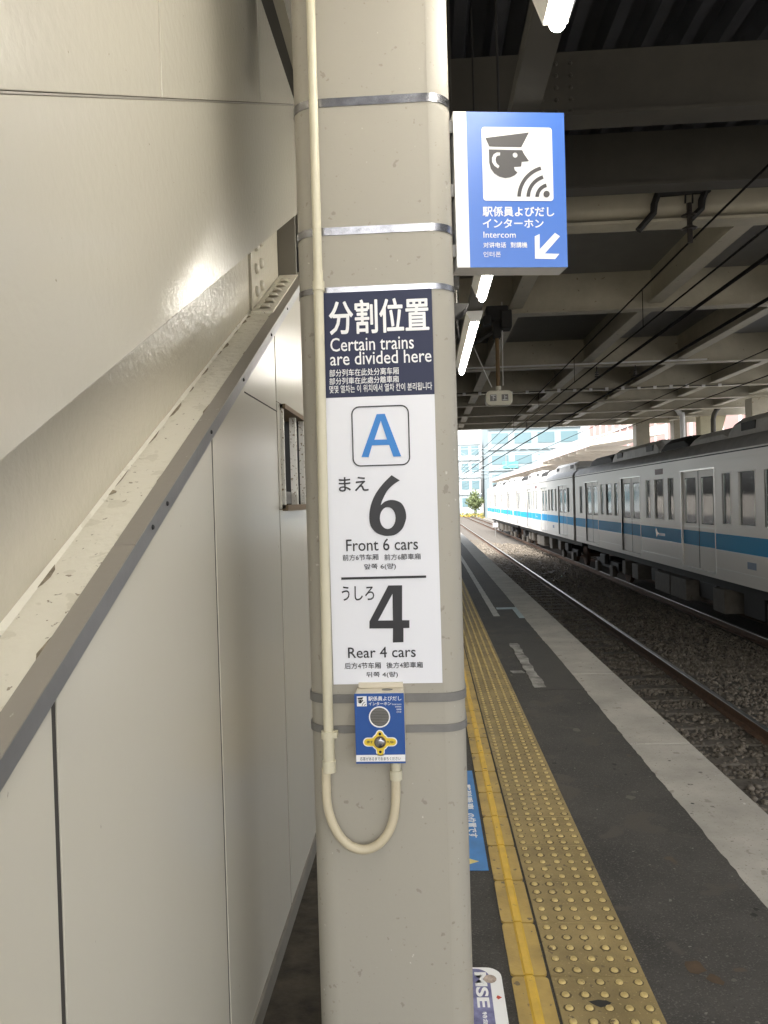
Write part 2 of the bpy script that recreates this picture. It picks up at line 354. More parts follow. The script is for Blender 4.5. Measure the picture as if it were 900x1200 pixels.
# loose stones
def stones(n, y0, y1, smin, smax, x0, x1):
    t = (1+5**.5)/2
    iv = np.array([(-1, t, 0), (1, t, 0), (-1, -t, 0), (1, -t, 0), (0, -1, t), (0, 1, t), (0, -1, -t), (0, 1, -t), (t, 0, -1), (t, 0, 1), (-t, 0, -1), (-t, 0, 1)])/1.9
    fc = np.array([(0, 11, 5), (0, 5, 1), (0, 1, 7), (0, 7, 10), (0, 10, 11), (1, 5, 9), (5, 11, 4), (11, 10, 2), (10, 7, 6), (7, 1, 8), (3, 9, 4), (3, 4, 2), (3, 2, 6), (3, 6, 8), (3, 8, 9), (4, 9, 5), (2, 4, 11), (6, 2, 10), (8, 6, 7), (9, 8, 1)])
    x = rng.uniform(x0, x1, n); yv = y0+(y1-y0)*rng.uniform(0, 1, n)**1.25
    s = rng.uniform(smin, smax, n)
    z = bedz(x)+rng.uniform(-.3, .75, n)*s*.5
    V = iv[None]*rng.uniform(.72, 1.25, (n, 12, 1))*(rng.uniform(.6, 1.15, (n, 1, 3))*s[:, None, None]*.5)
    a = rng.uniform(0, 6.28, n); ca, sa = np.cos(a)[:, None], np.sin(a)[:, None]
    X = V[:, :, 0]*ca-V[:, :, 1]*sa; Y = V[:, :, 0]*sa+V[:, :, 1]*ca
    b = rng.uniform(-.8, .8, n); cb, sb = np.cos(b)[:, None], np.sin(b)[:, None]
    X, Z = X*cb-V[:, :, 2]*sb, X*sb+V[:, :, 2]*cb
    P = np.stack([X+x[:, None], Y+yv[:, None], Z+z[:, None]], 2).reshape(-1, 3)
    F = (fc[None]+(np.arange(n)*12)[:, None, None]).reshape(-1, 3)
    return P, F
parts = [stones(16000, 3.6, 13, .035, .068, EDGE+.02, 6.2), stones(15000, 12, 26, .04, .075, EDGE+.02, 6.2), stones(9000, 25, 48, .06, .10, EDGE+.02, 6.3)]
P = np.concatenate([p[0] for p in parts]); k = 0; Fs = []
for p in parts: Fs.append(p[1]+k); k += len(p[0])
F = np.concatenate(Fs)
me = bpy.data.meshes.new('ballast'); me.vertices.add(len(P)); me.vertices.foreach_set('co', P.ravel()); me.loops.add(len(F)*3); me.loops.foreach_set('vertex_index', F.ravel().astype(np.int32))
me.polygons.add(len(F)); me.polygons.foreach_set('loop_start', np.arange(0, len(F)*3, 3, dtype=np.int32)); me.polygons.foreach_set('loop_total', np.full(len(F), 3, dtype=np.int32)); me.update(calc_edges=True); me.validate()
me.materials.append(M['stone']); o = bpy.data.objects.new('ballast', me); COL.objects.link(o)
tag(o, 'loose grey brown ballast stones between and beside the rails', 'ballast', kind='stuff')

# rails and sleepers
def rail(x, zt, label):
    t = thing('rail', (x, 20, zt-.15), label, 'rail', 'running rails')
    web = [(x-.06, zt-.15), (x+.06, zt-.15), (x+.06, zt-.138), (x+.012, zt-.118), (x+.010, zt-.045), (x+.032, zt-.034), (x+.032, zt-.006), (x-.032, zt-.006), (x-.032, zt-.034), (x-.010, zt-.045), (x-.012, zt-.118), (x-.06, zt-.138)]
    MB().prism(web, 'y', -20, 235).build('rail_web', 'railrust', t)
    MB().prism([(x-.032, zt-.006), (x+.032, zt-.006), (x+.029, zt-.001), (x+.018, zt), (x-.018, zt), (x-.029, zt-.001)], 'y', -20, 235).build('rail_head', 'railtop', t)
rail(3.645, RAILZ, 'shiny topped rail running past the platform edge across open sleepers')
rail(2.578, RAILZ, 'rail closest to the platform edge, low beside the concrete coping')
rail(6.27, RAILZ2, 'rusty rail under the near side of the silver train')
rail(7.337, RAILZ2, 'rail under the far side of the silver train')
proto = None
for i in range(80):
    yv = 3.7+.62*i+random.uniform(-.015, .015)
    if proto is None:
        m = MB(); m.prism([(-.115, -.17), (.115, -.17), (.10, 0), (-.10, 0)], 'x', -1.0, 1.0)
        proto = m.build('sleeper', 'sleeper', bevel=.012)
        proto.location = (3.11, yv, RAILZ-.150); o = proto
    else:
        o = proto.copy(); COL.objects.link(o); o.location = (3.11+random.uniform(-.02, .02), yv, RAILZ-.150+random.uniform(-.008, .004))
    tag(o, 'grey concrete sleeper half buried in ballast under the empty track', 'sleeper', 'sleepers of the empty track')

# ------------------------------------------------------------------ tactile paving and markings
m = MB(); T0 = 2.555-.322*12; TP = .322
for k in range(0, 200):
    y0 = T0+TP*k
    if y0 > 62: break
    m.box(.368, .676, y0+.002, y0+TP-.002, .003, .011)
    if y0 < 34 and y0 > 1.2:
        nn = 10 if y0 < 9 else 6
        for a in range(5):
            for b in range(5):
                cx_, cy_ = .368+.0308+.0616*a, y0+TP/10+TP/5*b; m.dome((cx_, cy_, .011), .013, .0075, nn, mi=1)
                if y0 < 12: rr_ = .0175+random.uniform(-.002, .003); m.add([(cx_+rr_*math.cos(q*.7854)*random.uniform(.9, 1.1), cy_+rr_*math.sin(q*.7854), .0113) for q in range(8)], [tuple(range(8))], 2)
tag(m.build('tactile_paving', ['tact', 'dome', 'ring'], smooth=False), 'ochre dotted warning paving along the platform', 'tactile paving', kind='structure')
m = MB()
for k in range(0, 200):
    y0 = T0+TP*k
    if y0 > 62: break
    a = rrect(.236, y0+.005, .357, y0+TP-.005, .016, 4)
    m.prism(a, 'z', .003, .0115)
    m.prism([(.278, .0115), (.313, .0115), (.306, .0165), (.285, .0165)], 'y', y0+.004, y0+TP-.004, mi=1)
tag(m.build('tactile_line', ['ltile', 'lbar']), 'yellow ribbed line tiles beside the dotted paving', 'tactile paving', kind='structure')
tag(MB().box(.91, 1.262, 6.42, 8.45, .003, .006).build('asphalt_patch', 'patch'), 'lighter repaired asphalt patch', kind='structure')
def ragged(x0, x1, y0, y1, j):
    L = [(x0+random.uniform(-j, j), y) for y in np.arange(y0, y1, .09)]; Rr = [(x1+random.uniform(-j, j), y) for y in np.arange(y0, y1, .09)]
    return L+Rr[::-1]
tag(MB().prism(ragged(.865, .955, 6.5, 8.5, .012), 'z', .0035, .0085).build('painted_line', 'worn'), 'worn white painted dash', 'painted line', kind='structure')
tag(MB().prism(ragged(.865, .95, 10.5, 30, .004), 'z', .0035, .007).build('painted_line', 'line'), 'long white painted line', 'painted line', kind='structure')
m = MB(); m.box(.97, 1.262, 11.15, 11.32, .0035, .007); m.box(1.19, 1.262, 10.3, 11.15, .0035, .007)
tag(m.build('painted_corner', 'cyanline'), 'pale blue painted corner mark', 'painted line', kind='structure')
tag(MB().prism(ragged(.72, .86, 7.05, 7.2, .03), 'z', .0035, .007).build('paint_smudge', 'worn'), 'grey paint smudge', 'painted mark', kind='structure')

m = MB(); rs = random.Random(21)
def blob(x, y, r, mi, z=.0042, sx=1.0):
    n = 11; m.add([(x+sx*r*math.cos(6.283*i/n)*rs.uniform(.6, 1.2), y+r*math.sin(6.283*i/n)*rs.uniform(.6, 1.25), z) for i in range(n)], [tuple(range(n))], mi)
for i in range(46): blob(rs.uniform(.70, 1.24), rs.uniform(2.0, 12), rs.uniform(.005, .017), 0 if rs.random() < .65 else 1)
for i in range(22): blob(rs.uniform(1.29, 1.62), rs.uniform(2.5, 12), rs.uniform(.005, .013), 0, .0012)
blob(.86, 2.62, .045, 2, sx=.8); blob(.90, 2.55, .03, 2, .0046); blob(1.03, 4.1, .03, 1); blob(.98, 5.3, .05, 1, sx=.5); blob(.5, 2.42, .02, 0, .0116, 1.6)
tag(m.build('floor_stains', ['gum', 'gum2', 'rustmark']), 'gum spots and stains on the platform', kind='structure')
# floor stickers
t = thing('floor_sticker', (.1, 3.9, .003), 'blue floor sticker with white writing and a yellow arrow right of the pillar', 'floor sticker')
MB().box(.0, .222, 3.30, 4.52, .003, .0055).build('sticker_sheet', 'fblue', t)
def floor_text(s, x0, x1, y0, y1, z, mt, parent, bold=0):
    cu = bpy.data.curves.new('tmp', 'FONT'); cu.body = s; cu.size = 1; cu.offset = bold; cu.extrude = .0004; me = _eval_mesh(cu); me.name = 'lettering'
    me.materials.clear(); me.materials.append(M[mt]); n = len(me.vertices); a = np.empty(n*3); me.vertices.foreach_get('co', a); a = a.reshape(-1, 3); mn, mx = a.min(0), a.max(0)
    u = (a[:, 0]-mn[0])/(mx[0]-mn[0]); v = (a[:, 1]-mn[1])/(mx[1]-mn[1]); L = wloc(parent)
    # text runs toward the viewer, its foot to the left
    b = np.stack([x0+v*(x1-x0)-L.x, y1+u*(y0-y1)-L.y, z+a[:, 2]-L.z], 1); me.vertices.foreach_set('co', b.ravel()); me.update()
    o = bpy.data.objects.new('lettering', me); COL.objects.link(o); o.parent = parent; return o
floor_text('整列乗車', .16, .2, 3.95, 4.3, .006, 'lightwhite', t, .02)
floor_text('の位置です', .155, .20, 3.62, 3.9, .006, 'lightwhite', t, .02)
MB().prism([(.12, 3.34), (.12, 3.42), (.185, 3.38)], 'z', .0055, .0065).build('arrow', 'paleyellow', t)
t = thing('floor_sticker', (.1, 2.45, .003), 'purple and white floor sticker reading MSE at the pillar foot', 'floor sticker')
MB().prism(rrect(-.25, 2.1, .205, 2.61, .05), 'z', .003, .0052).build('sticker_sheet', 'lightwhite', t)
MB().prism(rrect(-.24, 2.1, .165, 2.60, .045), 'z', .0052, .0062).build('picture_panel', 'purple', t)
floor_text('MSE', .115, .155, 2.40, 2.58, .0066, 'lightwhite', t, .03)
floor_text('EXE', .06, .10, 2.40, 2.58, .0066, 'lightwhite', t, .03)
floor_text('特急ロマンスカー', .128, .142, 2.12, 2.38, .0066, 'lightwhite', t, .01)
MB().prism(circ(.165, 2.545, .022, 14), 'z', .0062, .0068).build('portrait', 'skin', t)
MB().prism([(.183, 2.46), (.196, 2.45), (.183, 2.44), (.178, 2.45)], 'z', .0062, .0068).build('mark', 'red', t)

# ================================================================== PILLAR and what hangs on it
PX0, PX1, PY0, PY1 = -.325, .088, 2.0, 2.41
pil = thing('pillar', ((PX0+PX1)/2, 2.2, 0), 'beige square pillar with rounded corners standing in front', 'pillar')
MB().prism(rrect(PX0, PY0, PX1, PY1, .062, 10), 'z', .0, 4.59).build('shaft', 'pillar', pil, smooth=True)
def strap(z0, z1, mt, name='metal_strap', d=.0022):
    m = MB(); o_ = rrect(PX0-d, PY0-d, PX1+d, PY1+d, .064, 10); i_ = rrect(PX0-.001, PY0-.001, PX1+.001, PY1+.001, .062, 10); n = len(o_)
    m.add([(x, y, z) for z in (z0, z1) for (x, y) in o_]+[(x, y, z) for z in (z0, z1) for (x, y) in i_],
          [(i, (i+1) % n, n+(i+1) % n, n+i) for i in range(n)]+[(i, (i+1) % n, 2*n+(i+1) % n, 2*n+i) for i in range(n)]+[(n+i, n+(i+1) % n, 3*n+(i+1) % n, 3*n+i) for i in range(n)])
    return m.build(name, mt, pil, smooth=True)
strap(2.630, 2.652, 'steel'); strap(2.298, 2.318, 'steel'); strap(2.148, 2.163, 'steel')
for xs in (.0295,): MB().box(xs-.0008, xs+.0008, PY0-.0005, PY0+.001, .02, 4.57).build('seam', 'pillar', pil)
# position sign
SY = 1.9955
g = Plane((0, SY, 0))
sgn = thing('information_sign', (-.114, SY, 1.125), 'tall navy and white sign on the pillar about divided trains, cars 6 and 4', 'sign')
sx0, sx1, sz0, sz1 = -.257, .028, 1.126, 2.148; zs = 1.8755
MB().box(sx0, sx1, SY, 1.9995, sz0, zs).build('white_panel', 'signwhite', sgn)
MB().box(sx0, sx1, SY-.0004, 1.9995, zs, sz1).build('navy_panel', 'navy', sgn)
def zA(a, b): return lambda x, y: (370+x/a, b+y/a)
q1 = zA(5.0, 330); q2 = zA(4.4444, 540)
def bx(q, x0, y0, x1, y1):
    a = g(*q(x0, y0)); b = g(*q(x1, y1)); return (a[0], a[1], b[0], b[1])
D = SY-.0012
text('headline_lettering', '分割位置', bx(q1, 78, 117, 663, 287), 'lightwhite', sgn, D, .017)
text('lettering', 'Certain trains', bx(q1, 85, 333, 575, 392), 'lightwhite', sgn, D, .006)
text('lettering', 'are divided here', bx(q1, 84, 418, 678, 470), 'lightwhite', sgn, D, .006)
text('small_lettering', '部分列车在此处分离车厢', bx(q1, 80, 517, 487, 543), 'lightwhite', sgn, D, .006)
text('small_lettering', '部分列車在此處分離車廂', bx(q1, 80, 566, 487, 590), 'lightwhite', sgn, D, .006)
text('small_lettering', '몇몇 열차는 이 위치에서 열차 칸이 분리됩니다', bx(q1, 80, 611, 682, 633), 'lightwhite', sgn, D, .004)
def gl(q, pts): return [g(*q(*p)) for p in pts]
a, b = g(*q1(207, 733)), g(*q1(555, 1075)); lw = .0032
flat('letter_frame', [rrect(a[0], b[1], b[0], a[1], .021), rrect(a[0]+lw, b[1]+lw, b[0]-lw, a[1]-lw, .018)], 'ink', sgn, D)
flat('letter_mark', [gl(q1, [(268, 1028), (357, 777), (405, 775), (501, 1024), (455, 1026), (430, 957), (330, 960), (310, 1029)]), gl(q1, [(381, 815), (344, 927), (418, 925)])], 'ablue', sgn, D)
text('lettering', 'まえ', bx(q2, 120, 87, 275, 156), 'ink', sgn, D, .012)
six = catmull_open([(395, 75), (352, 118), (312, 172), (287, 232), (279, 292), (287, 340), (315, 374), (350, 388), (376, 391), (415, 384), (450, 355), (468, 313), (471, 283), (464, 250), (446, 221), (418, 207), (388, 204), (360, 213), (339, 231)])+catmull_open([(345, 210), (370, 160), (402, 126), (438, 102)])
flat('numeral', [gl(q2, six), gl(q2, [(375+41*math.cos(t*.2618), 298+57*math.sin(t*.2618)) for t in range(24)])], 'ink', sgn, D)
text('lettering', 'Front 6 cars', bx(q2, 158, 410, 533, 462), 'ink', sgn, D, .006)
text('small_lettering', '前方6节车厢', bx(q2, 140, 489, 327, 516), 'ink', sgn, D, .004)
text('small_lettering', '前方6節車廂', bx(q2, 357, 486, 547, 513), 'ink', sgn, D, .004)
text('small_lettering', '앞쪽 6(량)', bx(q2, 252, 537, 418, 566), 'ink', sgn, D, .004)
flat('divider_bar', [[(g(*q2(133, 604))[0], g(*q2(354, 602))[1]), (g(*q2(575, 604))[0], g(*q2(354, 602))[1]), (g(*q2(575, 604))[0], g(*q2(354, 614))[1]), (g(*q2(133, 604))[0], g(*q2(354, 614))[1])]], 'ink', sgn, D)
text('lettering', 'うしろ', bx(q2, 135, 655, 305, 725), 'ink', sgn, D, .008)
flat('numeral', [gl(q2, [(378, 649), (450, 648), (450, 830), (488, 830), (488, 870), (457, 871), (457, 944), (402, 946), (402, 872), (280, 873), (280, 836)]), gl(q2, [(400, 692), (325, 832), (402, 831)])], 'ink', sgn, D)
text('lettering', 'Rear 4 cars', bx(q2, 168, 972, 521, 1021), 'ink', sgn, D, .006)
text('small_lettering', '后方4节车厢', bx(q2, 150, 1052, 340, 1081), 'ink', sgn, D, .004)
text('small_lettering', '後方4節車廂', bx(q2, 368, 1049, 558, 1077), 'ink', sgn, D, .004)
text('small_lettering', '뒤쪽 4(량)', bx(q2, 263, 1100, 428, 1129), 'ink', sgn, D, .004)

# pictogram shared by the sign and the call box (coordinates of the sign photo crop)
PIC = dict(
    cap=[[(265, 285), (543, 250), (495, 343), (290, 338)]],
    face=[[(287, 358), (500, 363), (510, 385), (543, 433), (497, 437), (493, 467), (447, 470), (452, 490), (470, 507), (452, 523), (425, 535), (392, 540), (355, 531), (322, 510), (300, 480), (290, 440)],
          [(455+16*math.cos(i*.35), 394+17*math.sin(i*.35)) for i in range(18)],
          [(360, 376), (358, 397), (343, 398), (333, 407), (330, 425), (336, 445), (356, 463), (346, 480), (322, 462), (308, 440), (307, 412), (318, 388), (338, 376)]],
    dot=[[(656+20*math.cos(i*.35), 643+21*math.sin(i*.35)) for i in range(18)]],
    w1=[arcband(672, 662, 180, 203, 179, 106)], w2=[arcband(672, 662, 122, 145, 179, 107)], w3=[arcband(672, 662, 65, 88, 179, 103)])
# ------------------------------------------------------------------ hanging intercom sign
ANG = R(8.0); P0 = (.098, 2.05, 0)
gi = Plane(P0, ANG); q4 = lambda x, y: (520+x/5.456, 110+y/5.456)
isg = thing('intercom_sign', P0, 'blue and white hanging intercom sign jutting from the right side of the pillar', 'sign', rz=ANG)
xL = .0; xR = gi(*q4(780, 600))[0]; zT = gi(*q4(460, 118))[1]; zB = gi(*q4(470, 1109))[1]
MB().box(xL, xR, .002, .075, zB, zT).build('casing', 'lightwhite', isg, local=True, bevel=.002)
u1 = gi(*q4(155, 600))[0]
MB().box(xL, u1, -.0005, .002, zB, zT).build('white_margin', 'lightwhite', isg, local=True)
MB().box(u1, xR, -.0005, .002, zB, zT).build('blue_face', 'sblue', isg, local=True)
for zc in (gi(*q4(62, 198))[1], gi(*q4(70, 607))[1], gi(*q4(77, 995))[1]): MB().box(-.012, .003, .01, .05, zc-.016, zc+.016).build('hinge', 'band', isg, local=True)
G4 = lambda pts: [gi(*q4(*p)) for p in pts]
DI = -.0012
a, b = gi(*q4(240, 213)), gi(*q4(701, 686))
flat('pictogram_panel', [rrect(a[0], b[1], b[0], a[1], .008)], 'lightwhite', isg, DI, local=True)
for nm in ('cap', 'face', 'dot', 'w1', 'w2', 'w3'):
    flat({'cap': 'pictogram_cap', 'face': 'pictogram_face', 'dot': 'pictogram_dot'}.get(nm, 'pictogram_wave'), [G4(lp) for lp in PIC[nm]], 'inkgrey', isg, DI-.0014, local=True)
def bi(x0, y0, x1, y1):
    a = gi(*q4(x0, y0)); b = gi(*q4(x1, y1)); return (a[0], a[1], b[0], b[1])
text('lettering', '駅係員よびだし', bi(248, 722, 705, 785), 'lightwhite', isg, DI, .02, local=True)
text('lettering', 'インターホン', bi(250, 800, 637, 857), 'lightwhite', isg, DI, .02, local=True)
text('small_lettering', 'Intercom', bi(253, 882, 460, 921), 'lightwhite', isg, DI, .003, local=True)
text('small_lettering', '对讲电话', bi(253, 950, 398, 984), 'lightwhite', isg, DI, .012, local=True)
text('small_lettering', '對講機', bi(427, 949, 533, 984), 'lightwhite', isg, DI, .012, local=True)
text('small_lettering', '인터폰', bi(253, 1010, 365, 1044), 'lightwhite', isg, DI, .0, local=True)
flat('arrow', [G4([(581, 912), (612, 897), (612, 995), (710, 890), (742, 912), (645, 1022), (738, 1024), (712, 1057), (583, 1055)])], 'lightwhite', isg, DI, local=True)

# ------------------------------------------------------------------ call box
BY = 1.925; gb = Plane((0, BY, 0)); q3 = lambda x, y: (410+x/10.91, 800+y/10.91)
box = thing('intercom_box', (-.133, 1.96, .94), 'small blue and beige intercom call box strapped to the pillar below the sign', 'intercom')
bx0, bx1 = gb(*q3(68, 600))[0], gb(*q3(702, 600))[0]; bz1 = gb(*q3(380, 138))[1]; bz0 = gb(*q3(390, 1035))[1]
MB().box(bx0+.001, bx1-.001, BY+.002, 2.0, bz0+.001, bz1-.001).build('casing', 'boxbeige', box, bevel=.003)
MB().box(bx0, bx1, BY, BY+.002, bz0, bz1).build('face_plate', 'bblue', box, bevel=.0008)
m = MB(); m.prism([(p[0], p[1]) for p in [( -.115+.014*math.cos(i*.4), 1.965+.009*math.sin(i*.4)) for i in range(16)]], 'z', bz1-.0012, bz1+.0006)
m.build('drain_hole', 'band', box)
MB().box(bx0+.006, bx1-.004, 1.985, 2.0, bz1, bz1+.012).build('mounting_plate', 'boxbeige', box)
G3 = lambda pts: [gb(*q3(*p)) for p in pts]
def b3(x0, y0, x1, y1):
    a = gb(*q3(x0, y0)); b = gb(*q3(x1, y1)); return (a[0], a[1], b[0], b[1])
DB = BY-.0007
v = b3(88, 174, 218, 301); ip = flat('icon_panel', [rrect(v[0], v[3], v[2], v[1], .001)], 'lightwhite', box, DB, .0004)
def mini(pts): return [(v[0]+(x-235)/465*(v[2]-v[0]), v[1]+(y-207)/480*(v[3]-v[1])) for x, y in pts]
for nm in ('cap', 'face', 'w1', 'w3'): flat('icon_mark', [mini(lp) for lp in PIC[nm]], 'ink', ip, DB-.001, .0003)
text('lettering', '駅係員よびだし', b3(235, 176, 658, 227), 'lightwhite', box, DB, .012, thick=.0003)
text('lettering', 'インターホン', b3(240, 250, 528, 286), 'lightwhite', box, DB, .012, thick=.0003)
text('small_lettering', 'Intercom', b3(540, 264, 658, 283), 'lightwhite', box, DB, .0, thick=.0003)
text('small_lettering', '对讲电话', b3(578, 297, 658, 316), 'lightwhite', box, DB, .0, thick=.0003)
text('small_lettering', '對講機', b3(597, 331, 658, 350), 'lightwhite', box, DB, .0, thick=.0003)
text('small_lettering', '인터폰', b3(597, 364, 658, 383), 'lightwhite', box, DB, .0, thick=.0003)
c = gb(*q3(380, 437)); pxs = (b3(0, 0, 100, 0)[2]-b3(0, 0, 100, 0)[0])/100
ring = flat('speaker_ring', [circ(c[0], c[1], 136*pxs), circ(c[0], c[1], 120*pxs)], 'lightwhite', box, DB-.0006, .0008)
sg = flat('speaker_grille', [circ(c[0], c[1], 119*pxs)], 'grille', box, DB+.0002, .0004)
m = MB()
for k in range(-5, 6): 
    hw = math.sqrt(max(0, 112**2-(k*20)**2))*pxs
    m.box(c[0]-hw, c[0]+hw, BY-.0016, BY-.0008, c[1]+k*20*pxs-3.5*pxs, c[1]+k*20*pxs+3.5*pxs)
m.build('grille_bar', 'band', sg)
c = gb(*q3(387, 757))
def cross(e):
    out = []; k = pxs
    def P(x, y): out.append((c[0]+x*k, c[1]-y*k))
    def arc(cx, cy, r, a0, a1, n=8):
        for i in range(n+1): t = R(a0+(a1-a0)*i/n); P(cx+r*math.cos(t), cy+r*math.sin(t))
    arc(0, -104, 40+e, 205, 335); arc(0, 0, 104+e, -58, -30)
    arc(160, 0, 48+e, -90, 90); arc(0, 0, 104+e, 30, 60)
    arc(0, 125, 46+e, -10, 190); arc(0, 0, 104+e, 120, 150)
    arc(-160, 0, 48+e, 90, 270); arc(0, 0, 104+e, 210, 238); return out
flat('label_outline', [cross(10)], 'lightwhite', box, DB, .0003)
flat('label_outline', [[(c[0]-42*pxs, c[1]-120*pxs), (c[0]+42*pxs, c[1]-120*pxs), (c[0]+42*pxs, c[1]-172*pxs), (c[0]-42*pxs, c[1]-172*pxs)]], 'lightwhite', box, DB, .0003)
flat('yellow_label', [cross(-3)], 'byellow', box, DB-.0007, .0003)
for dy in (-104, 125): flat('screw_hole', [circ(c[0], c[1]-dy*pxs, 18*pxs)], 'black', box, DB-.0014, .0003)
flat('button_collar', [circ(c[0], c[1], 76*pxs)], 'brownplast', box, DB-.0014, .001)
m = MB(); m.tube([(c[0], BY-.001, c[1]), (c[0], BY-.010, c[1])], 62*pxs, 24); m.dome((c[0], BY-.010, c[1]), 62*pxs, .003, 24, axis='y', sgn=-1)
m.build('push_button', 'steel', box, smooth=True)
text('small_lettering', '押す', b3(216, 738, 294, 776), 'ink', box, DB-.0014, .01, thick=.0003)
text('small_lettering', 'PUSH', b3(472, 742, 568, 771), 'ink', box, DB-.0014, .01, thick=.0003)
vv = b3(70, 925, 703, 1004); flat('white_strip', [[(bx0+.0006, vv[1]), (bx1-.0006, vv[1]), (bx1-.0006, vv[3]), (bx0+.0006, vv[3])]], 'lightwhite', box, DB, .0003)
text('small_lettering', '応答があるまでおまちください', b3(130, 950, 650, 990), 'ink', box, DB-.0007, .0, thick=.0003)
strap2 = thing('strap_band', (-.118, 2.2, .99), 'pair of grey metal bands around the pillar holding the intercom box', 'band')
_p = pil; pil = strap2
strap(1.076, 1.099, 'band', 'upper_band', .004); strap(.997, 1.017, 'band', 'lower_band', .004)
pil = _p

# ------------------------------------------------------------------ conduit
gc = Plane((0, 1.972, 0))
con = thing('conduit', (-.266, 1.972, .8), 'cream plastic conduit running down the pillar and looping into the call box', 'conduit')
def cp(x, y): u, z = gc(x, y); return (u, 1.972, z)
xa, xb = -.2615, -.271
MB().tube([(xa+.004, 1.972, 4.5), (-.2625, 1.972, 2.165)], .0115, 16).build('upper_pipe', 'pvc', con, smooth=True)
MB().tube([(-.2625, 1.972, 2.20), (-.271, 1.972, .99)], .0130, 16).build('lower_pipe', 'pvc', con, smooth=True)
MB().tube([(-.2625, 1.972, 2.172), (-.2625, 1.972, 2.148)], .0155, 16).build('coupling', 'pvc', con, smooth=True)
m = MB(); m.tube([(-.271, 1.972, 1.012), (-.271, 1.972, .992)], .0185, 18); m.box(-.258, -.247, 1.958, 1.988, .996, 1.009); m.build('clamp', 'pvc', con, smooth=True)
MB().tube([(-.271, 1.972, .992), (-.2715, 1.972, .925)], .0152, 16).build('adapter', 'pvc', con, smooth=True)
MB().tube([(-.2715, 1.972, .934), (-.2715, 1.972, .905)], .0178, 18).build('coupling', 'pvc', con, smooth=True)
pts = catmull_open([cp(382.2, 900), cp(382.5, 925), cp(384, 945), cp(390, 965), cp(400, 982), cp(413, 992.5), cp(427, 995.5), cp(441, 991), cp(453, 979), cp(460.5, 962), cp(463.5, 942), cp(464, 920), cp(464, 905)], 5)
MB().tube(pts, .0118, 16).build('hose', 'pvc2', con, smooth=True)
e = cp(464, 905)
m = MB(); m.tube([(e[0], 1.972, e[2]+.006), (e[0], 1.972, e[2]-.018)], .0160, 18); m.tube([(e[0], 1.972, bz0+.002), (e[0], 1.972, e[2])], .0125, 16); m.build('box_connector', 'pvc', con, smooth=True)

# ================================================================== STAIR SIDE ON THE LEFT
SL = .5165                      # slope of the stair
def zf(y): return .772+SL*y     # lower edge of the flashing
wall = thing('wall', (-.56, 3, 0), 'beige sheet metal wall below the slanting stair beam on the left', 'wall')
WX = -.557
def wpanel(y0, y1, zb=.075, zt=None, th=.03):
    zt0 = zf(y0)+.02 if zt is None else zt; zt1 = zf(y1)+.02 if zt is None else zt
    m = MB(); m.prism([(y0+.008, zb), (y1-.008, zb), (y1-.008, zt1), (y0+.008, zt0)], 'x', WX-th, WX); return m
for y0, y1 in ((-1.6, -.68), (-.68, .21), (.21, 1.10), (1.10, 1.99)):
    if zf(y0) > .1: wpanel(y0, y1).build('wall_panel', 'lowpanel', wall, bevel=.0012)
wpanel(1.99, 2.885).build('wall_panel', 'lowpanel', wall, bevel=.0012)
JZ = 1.955; H0, H1, HZ0, HZ1 = 2.945, 3.455, 1.585, 1.995
wpanel(2.885, 3.78, HZ1+.0).build('wall_panel', 'lowpanel', wall, bevel=.0012)
MB().box(WX-.03, WX, 2.893, H0, HZ0, HZ1-.003).build('wall_panel', 'lowpanel', wall)
MB().box(WX-.03, WX, H1, 3.772, HZ0, HZ1-.003).build('wall_panel', 'lowpanel', wall)
MB().box(WX-.03, WX, 2.893, 3.772, .075, HZ0-.003).build('wall_panel', 'lowpanel', wall, bevel=.0012)
for k in range(9):
    y0 = 3.78+.89*k; wpanel(y0, y0+.89, zt=min(zf(y0)+.02, 4.5) if zf(y0+.89) > 4.5 else None).build('wall_panel', 'lowpanel', wall)
for y0 in (-.68, .21, 1.10, 1.99, 2.885, 3.78, 4.67, 5.56, 6.45):
    if zf(y0) > .1: MB().prism([(y0-.0078, .075), (y0+.0078, .075), (y0+.0078, zf(y0)+.01), (y0-.0078, zf(y0)+.01)], 'x', WX-.02, WX-.0025).build('joint_strip', 'joint', wall)
MB().box(WX-.03, WX+.008, -1.6, 11.7, 0, .072).build('skirting', 'skirt', wall, bevel=.002)
MB().box(WX-.0005, WX+.0012, 2.37, 2.885, JZ-.002, JZ+.002).build('scored_line', 'joint', wall)
# window opening in the wall
win = thing('window', (WX, 3.2, HZ0), 'small weathered window with peeling white frame low in the left wall', 'window')
m = MB(); m.box(WX-.03, WX+.012, H0+.001, H0+.022, HZ0, HZ1-.004); m.box(WX-.008, WX+.014, H1-.03, H1-.001, HZ0, HZ1-.004)
m.build('jamb', 'winframe', win)
m = MB(); m.box(WX-.09, WX+.022, H0+.001, H1-.001, HZ1-.022, HZ1-.004); m.box(WX-.09, WX+.022, H0+.001, H1-.001, HZ0-.008, HZ0+.016); m.build('sill', 'brownplast', win)
MB().box(WX-.022, WX+.004, 3.27, 3.30, HZ0+.016, HZ1-.022).build('sash_bar', 'winframe', win)
MB().box(WX-.2, WX-.009, H1-.03, H1-.001, HZ0, HZ1-.004).build('reveal', 'black', win)  # black lining puts the darkness of the recess into the colour
MB().box(WX-.2, WX-.19, H0+.022, H1-.03, HZ0+.016, HZ1-.022).build('pane', 'black', win)
MB().box(WX-.06, WX-.02, H0+.05, 3.25, HZ0+.02, HZ0+.07).build('latch_plate', 'band', win)

